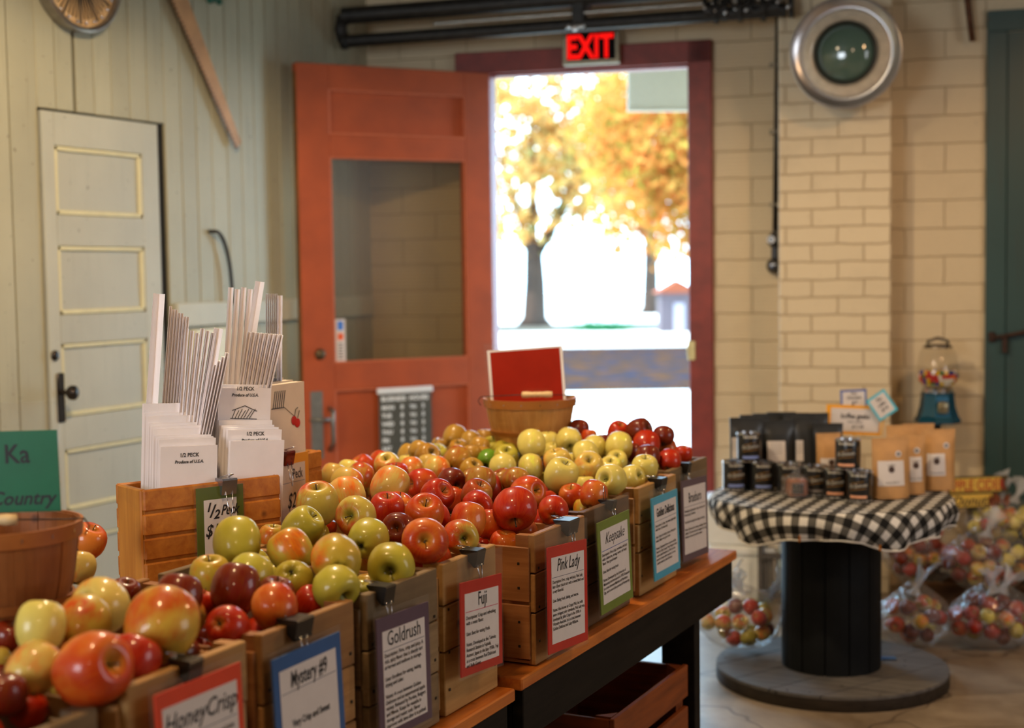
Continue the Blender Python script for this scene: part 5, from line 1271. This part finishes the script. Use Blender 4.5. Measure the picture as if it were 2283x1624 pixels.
def pouch(label, px, pytop, wdpx, Z, black, labelpos=None, rot=0, dot=False, ht=.190):
    top = ond(px, pytop, Z); p = Vector((top.x, top.y, ZC)); H_ = top.z - ZC; W_ = wdpx * Z / FPX
    t = thing('coffee_pouch', label, 'pouch', p, PSI + math.radians(rot), 'black coffee pouches on the gingham cloth' if black else 'kraft coffee pouches on the gingham cloth')
    b_ = link('pouch_body', BPM if black else KPM, t); b_.scale = (W_ / .122, 1, H_ / .190)
    q = MB(); q.box2((-W_ * .47, -.0035, H_ * .865), (W_ * .47, .0035, H_ * .872)); q.build('zip_ridge', m_bp if black else m_kp, t)
    if labelpos:
        x0, x1, z0, z1 = labelpos
        fz = lambda xx, zz: -(.032 * max(.05, (1 - zz / H_)) ** .6 * (1 - (2 * (xx / W_)) ** 4)) - .0028
        q = MB(); q.grid(lambda u, v: (x0 + (x1 - x0) * u, fz(x0 + (x1 - x0) * u, z0 + (z1 - z0) * v), z0 + (z1 - z0) * v), 6, 6); lo = q.build('paper_label', white_paper, t, True, False)
        cx_, cz_ = (x0 + x1) / 2, (z0 + z1) / 2; hz = z1 - z0
        fl_ = lambda p_: Vector((p_.x, fz(p_.x, p_.y) - .0008, p_.y))
        if black:
            for k in range(4): text(lo, 'fresh roasted coffee', .0065, cx_, z1 - .012 - k * .011, 0, ink_grey, 'lettering', xs=.7, fn=fl_)
        else:
            q = MB(); q.grid(lambda u, v: fl_(Vector((cx_ + .011 * math.cos(6.283 * u) * v, cz_ + hz * .15 + .011 * math.sin(6.283 * u) * v, 0))), 12, 3); q.build('round_logo', plain('coffee_brown', (.06, .03, .02), .6), lo, False, False)
            text(lo, 'coffee', .011, cx_, cz_ + hz * .28, 0, ink_grey, 'lettering', shear=.3, fn=fl_); text(lo, 'house blend', .0095, cx_, z0 + hz * .10, 0, ink_grey, 'lettering', shear=.3, fn=fl_)
    if dot:
        zz = H_ * .735; yv = -(.032 * (1 - .735) ** .6) - .0035; xx = W_ * .16
        MB().lathe([(0, 0), (.011, 0), (.011, .0012), (0, .0012)], 24, Matrix.Translation((xx, yv + .001, zz)) @ rotM('X', 90)).build('round_sticker', white_paper, t)
        MB().lathe([(0, 0), (.006, 0), (.006, .0005), (0, .0005)], 20, Matrix.Translation((xx, yv - .0003, zz)) @ rotM('X', 90)).build('sticker_mark', plain('sticker_grey', (.18, .16, .16), .5), t)
    return t
BL_ = [(1664, 931, 76, 5.16, 'front black coffee pouch at the left end with white label behind the stacked tin', (-.055, -.02, .105, .18)), (1736, 938, 70, 5.17, 'black coffee pouch with square white label right of the stacked left tin', (-.045, .02, .09, .165)),
       (1795, 929, 62, 5.18, 'black coffee pouch with narrow white label, middle of the black group', (-.036, -.010, .09, .165)), (1846, 944, 66, 5.15, 'black coffee pouch at the right end of the black group', None),
       (1682, 925, 66, 5.24, 'black coffee pouch in the second rank at the left', None), (1712, 922, 66, 5.29, 'black coffee pouch in the rear rank, left of the middle', None),
       (1742, 919, 64, 5.31, 'black coffee pouch in the rear rank, tallest middle one', None), (1775, 921, 58, 5.26, 'black coffee pouch in the second rank, right of the middle', None), (1822, 921, 50, 5.27, 'black coffee pouch in the rear rank at the right', None)]
for (px, pt_, wpx, Z, lab, lb) in BL_: pouch(lab, px, pt_, wpx, Z, True, lb, rot=ra_.uniform(-3, 3))
KL = [(1847, 966, 56, 5.06, 'kraft coffee pouch left of the stacked peach-banded tin', (-.035, .04, .07, .115), False), (1985, 976, 86, 4.86, 'front kraft coffee pouch with large white label beside the tins', (-.052, .040, .045, .130), True),
      (2030, 969, 66, 4.95, 'kraft coffee pouch with narrow white label, second in the right row', (-.010, .034, .045, .130), True), (2094, 957, 72, 5.03, 'kraft coffee pouch with square white label at the right end of the cloth', (-.050, .012, .052, .130), True),
      (2010, 948, 70, 5.13, 'kraft coffee pouch in the rear rank, left one', None, False), (2048, 945, 70, 5.20, 'kraft coffee pouch in the rear rank, tallest', None, False)]
for (px, pt_, wpx, Z, lab, lb, dt) in KL: pouch(lab, px, pt_, wpx, Z, False, lb, rot=ra_.uniform(-4, 4) + 5, dot=dt)
# cards behind the pouches
t = viewcard(1906, 937, 5.32, 130, 66, -3, 'orange-framed card reading koffee geeks behind the coffee pouches', papercard('card_yellow_orange', srgb(240, 166, 36)), (.018, .012, .012), None, name='shelf_card')
text(t, 'koffee geeks', .027, 0, .006, .0029, ink, 'lettering', xs=.80, bold=.0007); text(t, 'fresh roasted', .010, .0, -.010, .0029, ink, 'small_print', bold=.0002); text(t, '$11.95', .016, .01, -.030, .0029, ink, 'handwriting', shear=.3, bold=.0003)
MB().box2((-.006, -.26, -.006), (.006, -.02, -.002)).build('stake', m_grip, t)
t = viewcard(1903, 891, 5.33, 58, 44, 2, 'small blue-framed handwritten price card above the koffee geeks card', papercard('card_mid_blue', srgb(70, 96, 170)), (.007, .007, .007), (.003, .003, .003), name='shelf_card')
text(t, 'Hot', .014, 0, .018, .0029, ink, 'handwriting', shear=.3, bold=.0003); text(t, 'Chocolate', .016, 0, .002, .0029, ink, 'handwriting', shear=.3, xs=.8, bold=.0003); text(t, '$7', .020, 0, -.020, .0029, ink, 'handwriting', shear=.3, bold=.0003)
MB().box2((-.004, -.33, -.006), (.004, -.01, -.002)).build('stake', m_grip, t)
t = viewcard(1966, 904, 5.30, 48, 56, 34, 'small tilted cyan-framed handwritten card above the koffee geeks card', papercard('card_cyan', srgb(70, 188, 214)), (.008, .008, .008), (.004, .004, .004), name='shelf_card')
text(t, 'Tin', .018, 0, .018, .0029, ink, 'handwriting', shear=.3, bold=.0004); text(t, 'coffee', .016, 0, -.001, .0029, ink, 'handwriting', shear=.3, xs=.8, bold=.0004); text(t, '$14', .018, 0, -.022, .0029, ink, 'handwriting', shear=.3, bold=.0004)
MB().box2((-.004, -.30, -.006), (.004, -.01, -.002), rotM('Z', -34)).build('stake', m_grip, t)
# wrapped candle
p = onz(1776, 1109, ZC); p = p + Vector((p.x, p.y, 0)).normalized() * .02
t = thing('wrapped_candle', 'small brown square candle in cellophane tied at the top, in front of the tins', 'candle', (p.x, p.y, ZC), PSI)
MB().box2((-.036, -.024, .001), (.036, .024, .062), bev=.008).build('candle', plain('brown_candle', srgb(140, 78, 44), .35, var=.2), t)
MB().box2((-.020, -.0255, .012), (.020, -.0242, .048)).build('front_label', plain('dark_label', (.03, .02, .02), .4), t)
q = MB(); rg = random.Random(3)
q.lathe([(.045, .0), (.047, .035), (.042, .066), (.014, .080), (.008, .086), (.022, .104), (.030, .112)], 18, fn=lambda p_, t_, r, z: Vector((p_.x * (1 + .15 * math.sin(5 * t_)), p_.y * .75 * (1 + .15 * math.cos(4 * t_)), z)))
q.build('cellophane', clear('cellophane', (.96, .96, .97), .10, .08, .04, .6, 60), t, True, False)
# blue scrap on the spool base
p = onz(1980, 1470, .053)
o = MB().box((0, 0, .003), (.055, .03, .005), rotM('Z', 20), bev=.002).build('blue_card_scrap', plain('scrap_blue', srgb(54, 96, 140), .6)); o.location = (p.x, p.y, .0535); tag(o, 'small blue scrap lying on the spool base beside the drum', 'scrap')

# ================================================================ gumball machine
gp = ond(2090, 942, 6.2); GX, GY = gp.x, gp.y; GZ = gp.z
t = thing('gumball_machine', 'blue gumball machine with glass globe on a black pole stand', 'gumball machine', (GX, GY, 0), PSI)
gb = plain('metallic_blue_enamel', srgb(20, 84, 112), .25, .4, coat=.6, var=.08)
MB().lathe([(0, GZ), (.098, GZ), (.100, GZ + .012), (.088, GZ + .03), (.076, GZ + .07), (.070, GZ + .118), (.074, GZ + .132), (0, GZ + .132)], 8, rotM('Z', 22.5)).build('base', gb, t)
MB().lathe([(0, GZ + .1325), (.064, GZ + .1325), (.066, GZ + .150), (.058, GZ + .156), (0, GZ + .156)], 36).build('collar', chrome, t, 'auto')
q = MB(); q.box2((-.022, -.092, GZ + .045), (.022, -.072, GZ + .098), bev=.006); q.lathe([(0, 0), (.015, 0), (.015, .012), (0, .014)], 18, Matrix.Translation((0, -.093, GZ + .075)) @ rotM('X', 90)); q.build('coin_slot', plain('aged_brass_plate', (.42, .36, .22), .3, .9), t, 'auto')
MB().lathe([(.060, GZ + .158), (.092, GZ + .188), (.096, GZ + .205), (.088, GZ + .25), (.072, GZ + .315), (.060, GZ + .325)], 40).build('globe', clear('globe_glass', (.95, .94, .92), .05, .04), t, True, False)
MB().lathe([(0, GZ + .3255), (.062, GZ + .3255), (.060, GZ + .334), (.03, GZ + .342), (0, GZ + .342)], 32).build('lid', plain('dark_pewter', (.12, .10, .08), .35, .8), t, 'auto')
q = MB(); q.tube([(-.045, 0, GZ + .338), (-.042, 0, GZ + .355), (0, 0, GZ + .368), (.042, 0, GZ + .355), (.045, 0, GZ + .338)], .007, 10); q.build('lid_handle', MATS['dark_pewter'], t, True)
q = MB(); q.lathe([(0, 0), (.13, 0), (.13, .012), (.03, .03), (.017, .05), (.017, GZ - .012), (.05, GZ - .004), (.05, GZ - .0005), (0, GZ - .0005)], 28); q.build('stand', black_metal, t, 'auto')
gcol = [plain('gum_' + n_, srgb(*c_), .2, coat=.5, var=.03) for n_, c_ in (('red', (200, 24, 24)), ('white', (232, 228, 214)), ('yellow', (232, 190, 30)), ('green', (30, 120, 60)), ('blue', (26, 50, 140)), ('orange', (226, 100, 20)))]
GM = [MB().sphere((0, 0, 0), .0088, 12).mesh('gumball', m_, True) for m_ in gcol]
gl = []; rg = random.Random(12)
for lay in range(4):
    z_ = GZ + .172 + lay * .0155; rmax = (.060, .074, .078, .070)[lay]
    k = 0
    for ring in range(4 if lay else 3):
        rr = rmax - ring * .019
        nn = max(1, int(2 * math.pi * rr / .0185))
        for j in range(nn):
            a = 2 * math.pi * (j + lay * .4) / nn; gl.append((rr * math.cos(a), rr * math.sin(a), z_ + rg.uniform(-.001, .001)))
cn = ['red', 'white', 'yellow', 'green', 'blue', 'orange']
for (x, y, z_) in gl:
    ci = rg.randrange(6); o = link('gumball', GM[ci]); v_ = rotM('Z', math.degrees(PSI)) @ Vector((x, y, z_)); o.location = (GX + v_.x, GY + v_.y, v_.z)
    tag(o, '%s gumball among the others in the glass globe' % cn[ci], 'gumball', cn[ci] + ' gumballs in the globe')

# ================================================================ yellow direction signs
def ysign(px0, py0, px1, py1, Z, label, words, col, mt, stk):
    a = ond(px0, py0, Z); b_ = ond(px1, py1, Z); c_ = (a + b_) / 2; wd = abs((b_ - a).dot(R0)); ht = abs(a.z - b_.z)
    M = frame(R0, (0, 0, 1), c_) @ rotM('Z', 1.5)
    t = thing('arrow_sign', label, 'sign', M=M, group='wooden farm signs by the teal door')
    e = .034
    MB().prism([(-wd / 2 - .006, -ht / 2 - .006), (wd / 2 + .01, -ht / 2 - .006), (wd / 2 + e, -ht / 2 - .004), (wd / 2 + e * .55, 0), (wd / 2 + e, ht / 2 + .006), (-wd / 2 - .006, ht / 2 + .006)], .014, Matrix.Translation((0, 0, -.016))).build('backing_board', plain('olive_board', srgb(74, 62, 30), .6), t)
    MB().box2((-wd / 2, -ht / 2, -.001), (wd / 2, ht / 2, .003), bev=.001).build('yellow_face', plain('yellow_paint', srgb(222, 184, 78), .5, var=.06), t)
    text(t, words, ht * 1.12, 0, -ht * .40, .0036, mt, 'lettering', xs=.66 if stk else .9, bold=.0008, shear=0 if stk else .3)
    MB().box2((-.01, -c_.z + .001, -.03), (.012, ht / 2, -.0165)).build('stake', MATS['olive_board'], t); return t
ysign(2118, 1067, 2232, 1096, 6.02, 'yellow wooden APPLE CIDER sign with red letters by the teal door', 'APPLE CIDER', None, plain('sign_red', srgb(176, 44, 24), .5), True)
t = ysign(2118, 1103, 2213, 1130, 6.0, 'yellow wooden Donuts sign with black script below the cider sign', 'Donuts', None, ink, False)
q = MB(); rg = random.Random(6)
for k in range(10):
    a = rg.uniform(0, 6.28); x, y = .11 + rg.uniform(-.03, .05), rg.uniform(-.03, .02); s_ = .022
    q.poly([(x + s_ * math.cos(a), y + s_ * math.sin(a), .006 + k * .001), (x + s_ * .45 * math.cos(a + 1.5), y + s_ * .45 * math.sin(a + 1.5), .010 + k * .001), (x - s_ * math.cos(a), y - s_ * math.sin(a), .006 + k * .001), (x + s_ * .45 * math.cos(a - 1.5), y + s_ * .45 * math.sin(a - 1.5), .004 + k * .001)])
q.build('autumn_leaves', plain('leaf_rust', srgb(120, 58, 24), .6, var=.4, scale=60), t)

# ================================================================ bags of apples
m_film = clear('bag_film', (.97, .97, .97), .07, .13, .04, 1.0, 22)
m_film2 = clear('gathered_film', (.9, .93, .96), .14, .16, .34, 1.0, 30)
SMALL = {k: apple_mesh(0, AM[k][1], 99 + i_) for i_, k in enumerate('RDBPYKGO')}
def applebag(label, c, rx, ry, rz, n, pal, seed, yaw=0, knots=1, gdesc=''):
    rg = random.Random(seed); c = Vector(c)
    t = thing('apple_bag', label, 'bag', (c.x, c.y, c.z - rz), yaw)
    def shp(p_, s_=1):
        w_ = 1 + .07 * math.sin(5 * p_.x + seed) * math.cos(4 * p_.z + seed) + .05 * math.sin(9 * p_.y + 2 * p_.z); return Vector((p_.x * rx * w_, p_.y * ry * w_, max(-1, p_.z * 1.12) * rz * (1 if p_.z < 0 else 1) + rz))
    q = MB(); r_ = bmesh.ops.create_icosphere(q.bm, subdivisions=4, radius=1)['verts']
    for v in r_:
        p_ = v.co.copy(); o_ = shp(p_)
        top = max(0, p_.z - .55) / .45
        o_.x *= (1 - .35 * top); o_.y *= (1 - .35 * top); o_.z += top * rz * .30
        a_ = math.atan2(p_.y, p_.x); f_ = 1 + .05 * math.sin(13 * a_ + seed) * (.3 + top) + .03 * math.sin(23 * a_ + 5 * p_.z)
        v.co = Vector((o_.x * f_, o_.y * f_, max(.0, o_.z)))
    fo_ = q.build('clear_film', m_film, t, True)
    q = MB()
    for kk in range(knots):
        a = seed * 1.7 + kk * 2.1; dx, dy = math.cos(a) * .6 * rx * kk, 0
        b0 = Vector((dx * .6, dy, rz * 2.02)); hgt = rg.uniform(.06, .11)
        q.lathe([(.030, -.015), (.012, .008), (.009, .018), (.020, hgt * .7), (.040, hgt)], 14, Matrix.Translation(b0) @ rotM('Y', (kk - (knots - 1) / 2) * 38 + rg.uniform(-14, 14)), fn=lambda p_, t_, r, z: Vector((p_.x * (1 + .5 * math.sin(3 * t_ + z * 50 + seed)) + .25 * z, p_.y * .5 * (1 + .4 * math.sin(5 * t_)), z * (1 + .25 * math.sin(2 * t_ + seed) * (z > .02)))))
    q.build('tied_top', m_film2, t, True)
    pts = []; tries = 0; ar = .031
    while len(pts) < n * 2 and tries < 16000:
        tries += 1
        p_ = Vector((rg.uniform(-1, 1), rg.uniform(-1, .6), rg.uniform(-1, .9)))
        if p_.length > 1: continue
        if p_.length < .35: continue
        o_ = Vector((p_.x * (rx - ar * .85), p_.y * (ry - ar * .9), (p_.z * (rz - ar * .95)) + rz))
        if all((o_ - z_).length > ar * 1.78 for z_ in pts): pts.append(o_)
    Mb = Matrix.Translation((c.x, c.y, c.z - rz)) @ Matrix.Rotation(yaw, 4, 'Z'); wp_ = [Mb @ o_ for o_ in pts]; oth = [(q2, ar) for q2 in wp_]
    wp_ = [q2 for q2 in wp_ if shows(q2, ar * .9, [z2 for z2 in oth if z2[0] is not q2])]
    wp_.sort(key=lambda q2: (q2 - CP).length); wp_ = wp_[:23]
    for wpos in wp_:
        k = rg.choice(pal)
        ap = link('apple', SMALL[k]); r2 = ar * rg.uniform(.9, 1.02)
        ap.matrix_world = Matrix.Translation(wpos) @ Vector((rg.uniform(-1, 1), rg.uniform(-1, 1), rg.uniform(-1, 1))).to_track_quat('Z', 'X').to_matrix().to_4x4() @ Matrix.Diagonal((r2, r2, r2, 1))
        tag(ap, '%s apple inside %s' % (AM[k][0], gdesc), 'apple', '%s apples inside %s' % (AM[k][0], gdesc))
def fl(px, py): p = onz(px, py, 0); return p
def bagat(px, pyb, Z, wpx, hpx, **k):
    p = ond(px, pyb, Z); rx = wpx * Z / FPX / 2; rz = hpx * Z / FPX / 2
    ry = min(rx, .115); dd_ = Vector((p.x, p.y, 0)).normalized() * ry * .55
    applebag(c=(p.x + dd_.x, p.y + dd_.y, max(p.z, .0) + rz + .002), rx=rx, ry=ry, rz=rz, yaw=PSI, **k)
bagat(1652, 1452, 5.14, 186, 118, label='clear bag of red and green apples on the floor left of the spool drum', n=34, pal='RDBKKPG', seed=1, knots=3, gdesc='the bag left of the spool')
bagat(2038, 1446, 5.38, 160, 118, label='clear bag of apples on the floor just right of the spool drum', n=30, pal='RBPDOY', seed=2, knots=1, gdesc='the floor bag nearest the spool')
bagat(2212, 1458, 5.36, 200, 128, label='clear bag of apples with looped knot on the floor at the right edge', n=34, pal='RBPYRDO', seed=3, knots=2, gdesc='the floor bag at the right edge')
# low dark crate carrying the upper bags
bx = ond(2120, 1330, 5.96)
crate('dark low wooden crate against the wall, buried among the apple bags', bx.x - .16, bx.x + .30, bx.y - .02, bx.y + .20, .001, .09, 3, (.4, .7), group='crates by the rear wall', rot=11, seed=33, name='low_crate')
bagat(2055, 1306, 6.0, 170, 150, label='clear bag of apples just behind the right side of the gingham cloth', n=34, pal='RRBODP', seed=4, knots=1, gdesc='the raised bag behind the cloth')
bagat(2200, 1322, 5.78, 200, 125, label='clear bag of apples in the middle of the pile at the right edge', n=34, pal='RBPYDO', seed=5, knots=1, gdesc='the middle bag of the right pile')
bagat(2232, 1226, 6.0, 176, 105, label='clear bag of yellow and red apples on top of the pile with long twisted knot', n=26, pal='YYPRG', seed=6, knots=2, gdesc='the top bag of the right pile')
# white ribbed bin and grey slatted rack by the door
p = ond(1637, 1286, 6.22)
t = thing('white_bin', 'white ribbed plastic bin standing by the wall behind the table end', 'bin', (p.x, p.y + .10, 0.001), PSI * .4)
wpl = plain('bin_white_plastic', srgb(236, 238, 236), .4, var=.03)
MB().box2((-.13, -.10, .0), (.15, .10, .20), bev=.01).build('lower_tub', wpl, t); MB().box2((-.14, -.11, .201), (.16, .11, .238), bev=.008).build('rim', wpl, t); MB().box2((-.15, -.085, .239), (.13, .10, .43), bev=.01).build('upper_tub', wpl, t)
q = MB()
for k in range(7): q.box2((-.115 + k * .04, -.106, .02), (-.107 + k * .04, -.1005, .17))
q.build('ribs', wpl, t)
MB().box2((-.16, -.095, .4305), (.14, .11, .445), bev=.004).build('lid', wpl, t)
p = ond(1722, 1300, 6.15)
t = thing('slatted_rack', 'small grey wooden slatted rack beside the white bin, behind the drum', 'rack', (p.x + .02, p.y, .001), PSI * .4)
for xx in (-.07, .07): MB().box2((xx - .01, -.02, 0), (xx + .01, .02, .30)).build('post', m_disk, t)
for zz in (.03, .20, .27): MB().box2((-.0595, -.018, zz), (.0595, .018, zz + .022)).build('rail', m_disk, t)
q = MB()
for k in range(5): q.box2((-.05 + k * .023, -.008, .053), (-.04 + k * .023, .008, .199))
q.build('slats', m_disk, t)

# ================================================================ outdoors
m_gr = plain('pale_concrete_paving', srgb(200, 196, 190), .8, var=.06, scale=.6)
m_lf, nt, b = newmat('leaf_strewn_shade'); setp(b, .95, 0, 0, 0)
v = coords(nt); f1 = noise(nt, v, 2.2, 6, .7); c = ramp(nt, f1, [(.38, srgb(30, 38, 54)), (.5, srgb(50, 38, 32)), (.62, srgb(70, 46, 30))]); lk(nt, c, b.inputs['Base Color'])  # browns are fallen leaves, dark blue is street shade put into the colour
q = MB(); q.box2((-60, 6.65, -.25), (40, 90, -.05)); q = q.build('ground_outside', m_gr); q['kind'] = 'structure'
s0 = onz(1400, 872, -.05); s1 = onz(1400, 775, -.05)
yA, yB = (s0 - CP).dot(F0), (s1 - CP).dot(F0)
o = MB().prism([(-12, yA), (14, yA), (14, yB), (-12, yB)], .02, rotM('Z', math.degrees(PSI)) @ Matrix.Translation((0, 0, -.055))).build('leaf_and_shade_strip', m_lf); o['kind'] = 'structure'
s2 = onz(1400, 738, -.05); s3 = onz(1400, 722, -.05); yC, yD = (s2 - CP).dot(F0), (s3 - CP).dot(F0)
o = MB().prism([(-16, yC), (16, yC), (16, yD), (-16, yD)], .02, rotM('Z', math.degrees(PSI)) @ Matrix.Translation((0, 0, -.055))).build('far_lawn_edge', plain('dry_lawn', srgb(64, 54, 34), .9, var=.3, scale=2)); o['kind'] = 'structure'
def leafmat(name, cs):
    m = bpy.data.materials.new(name); m.use_nodes = True; nt = m.node_tree; nt.nodes.clear()
    o = nd(nt, 'ShaderNodeOutputMaterial'); g = nd(nt, 'ShaderNodeNewGeometry'); c = ramp(nt, g.outputs['Random Per Island'], [(i / (len(cs) - 1), x) for i, x in enumerate(cs)])
    d = nd(nt, 'ShaderNodeBsdfDiffuse'); tr = nd(nt, 'ShaderNodeBsdfTranslucent'); mx = nd(nt, 'ShaderNodeMixShader'); mx.inputs[0].default_value = .5
    lk(nt, c, d.inputs[0]); lk(nt, c, tr.inputs[0]); lk(nt, d.outputs[0], mx.inputs[1]); lk(nt, tr.outputs[0], mx.inputs[2]); lk(nt, mx.outputs[0], o.inputs[0]); return m
ly = leafmat('golden_leaves', [srgb(190, 124, 66), srgb(206, 154, 86), srgb(210, 176, 110), srgb(140, 136, 80)]); lo_ = leafmat('orange_leaves', [srgb(190, 104, 48), srgb(202, 130, 66), srgb(192, 146, 72), srgb(130, 130, 50)]); lg = leafmat('green_gold_leaves', [srgb(120, 120, 30), srgb(170, 126, 26), srgb(96, 112, 36), srgb(186, 110, 24)])
bark = wood('bark', srgb(44, 30, 22), srgb(72, 52, 38), 2, 6, .9, .2)
def tree(label, base, trunk_h, tr, blobs, m, nleaf, ls, seed):
    t = thing('maple_tree', label, 'tree', base, 0, 'autumn trees seen through the doorway'); rg = random.Random(seed)
    q = MB(); q.tube([(0, 0, -.02), (0, 0, .25), (.03, 0, trunk_h * .6), (0, 0, trunk_h * 1.15)], [tr * 1.9, tr * 1.15, tr, tr * .8], 14)
    for (cx, cy, cz, a, b_, c_) in blobs:
        q.tube([(0, 0, trunk_h * .9), (cx * .5, cy * .5, (trunk_h + cz) * .5), (cx, cy, cz)], [tr * .5, tr * .3, tr * .1], 8)
    q.build('trunk', bark, t, True)
    q = MB()
    tot = sum(a * b_ * c_ for (_, _, _, a, b_, c_) in blobs)
    for (cx, cy, cz, a, b_, c_) in blobs:
        cl = [Vector((rg.uniform(-1, 1) * a + cx, rg.gauss(0, .6) * b_ + cy, rg.uniform(-.9, .9) * c_ + cz)) for _ in range(max(6, int(260 * a * b_ * c_ / tot)))]
        for _ in range(int(nleaf * a * b_ * c_ / tot)):
            p = rg.choice(cl) + Vector((rg.gauss(0, .33), rg.gauss(0, .33), rg.gauss(0, .22)))
            u = Vector((rg.uniform(-1, 1), rg.uniform(-1, 1), rg.uniform(-1, 1))).normalized(); w_ = u.cross(Vector((rg.uniform(-1, 1), .3, rg.uniform(-1, 1)))).normalized(); s_ = ls * rg.uniform(.6, 1.3)
            q.bm.faces.new([q.bm.verts.new(p + u * s_), q.bm.verts.new(p + w_ * s_ * .55), q.bm.verts.new(p - u * s_), q.bm.verts.new(p - w_ * s_ * .55)])
    q.build('foliage', m, t, False, False); return t
b0 = onz(1192, 728, -.05)
tree('big golden maple with thick dark trunk on the left through the doorway', tuple(b0), 2.0, .30, [(0, 0, 3.2, 2.2, 1.5, .9), (-1.2, 0, 5.2, 2.2, 1.8, 1.5), (1.8, 1, 5.0, 2.4, 1.8, 1.6), (0, 0, 7.4, 3.0, 2, 1.4), (3.2, 0, 7.2, 1.6, 1.6, 1.5)], ly, 7500, .15, 1)
b1 = onz(1575, 760, -.05)
tree('orange and green autumn tree filling the right side of the doorway', tuple(b1), 1.9, .2, [(-.8, 0, 2.6, 1.4, 1.0, .8), (0, 0, 3.6, 1.7, 1.3, 1.0), (-1.2, 0, 4.4, 1.2, 1.2, .9), (-.4, 0, 5.6, 1.8, 1.5, 1.0)], lo_, 8000, .12, 2)
b2_ = onz(1450, 700, -.05)
tree('distant green-gold tree between the two maples through the doorway', tuple(b2_), 2.6, .25, [(0, 0, 3.9, 3.0, 1.5, .9), (-2, 0, 5.6, 2.6, 2, 1.3), (1.5, 0, 6.4, 2.8, 2, 1.5)], lg, 3800, .2, 3)
p = onz(1345, 738, -.05); q = MB(); rg = random.Random(9)
for k in range(900):
    d_ = Vector((rg.gauss(0, .36), rg.gauss(0, .3), abs(rg.gauss(0, .11)))); u = Vector((rg.uniform(-1, 1), rg.uniform(-1, 1), rg.uniform(-1, 1))).normalized(); w_ = u.cross(Vector((.3, .2, 1))).normalized()
    q.bm.faces.new([q.bm.verts.new(d_ + u * .05), q.bm.verts.new(d_ + w_ * .03), q.bm.verts.new(d_ - u * .05), q.bm.verts.new(d_ - w_ * .03)])
o = q.build('low_shrub', leafmat('shrub_green', [srgb(20, 90, 50), srgb(40, 120, 70)]), None, False, False); o.location = p; tag(o, 'low green shrub across the street, seen through the doorway', 'shrub')
p = onz(1512, 742, -.05)
t = thing('garden_shed', 'small grey shed with rust-coloured roof at the right through the doorway', 'shed', tuple(p), PSI)
MB().box2((-.42, 0, 0), (.42, .8, .95)).build('wall', plain('shed_grey', srgb(84, 70, 74), .8), t); MB().prism([(-.55, 0), (.55, 0), (0, .32)], 1.0, Matrix.Translation((0, .9, .951)) @ rotM('X', 90)).build('roof', plain('shed_roof', srgb(130, 60, 28), .8), t); MB().box2((-.1, -.02, 0.01), (.15, -.001, .7)).build('door', plain('shed_door', srgb(150, 140, 150), .8), t)
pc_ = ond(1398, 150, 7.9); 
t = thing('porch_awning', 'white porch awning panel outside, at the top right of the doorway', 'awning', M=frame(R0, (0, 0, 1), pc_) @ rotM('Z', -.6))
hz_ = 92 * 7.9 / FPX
MB().box2((.005, -hz_, -.04), (1.6, .6, .0), bev=.004).build('panel', plain('awning_shaded_white', srgb(170, 160, 146), .8, var=.02, spec=.1), t)  # white awning; its shade is put into the greyer base colour
MB().box2((.005, -hz_ - .012, -.05), (1.6, -hz_, .01)).build('bottom_rail', MATS['awning_shaded_white'], t)
MB().box2((1.5, -pc_.z - .04, -.04), (1.58, -hz_ - .013, .0)).build('post', MATS['awning_shaded_white'], t)
pcar = ond(1092, 742, 40)
t = thing('parked_car', 'dark blue parked car mostly hidden behind the left door jamb', 'car', (pcar.x, pcar.y, -.05), PSI)
cp = plain('car_blue', srgb(24, 36, 70), .2, .3, coat=.8)
MB().prism([(-2, .3), (.25, .3), (.3, .75), (.0, .95), (-.5, 1.0), (-.9, 1.45), (-1.7, 1.5), (-2, 1.0)], 1.6, rotM('X', 90)).build('body', cp, t)
for xx in (-1.6, -.2): MB().lathe([(0, -.1), (.32, -.1), (.32, .1), (0, .1)], 20, Matrix.Translation((xx, -1.58, .33)) @ rotM('X', 90)).build('wheel', black_metal, t)
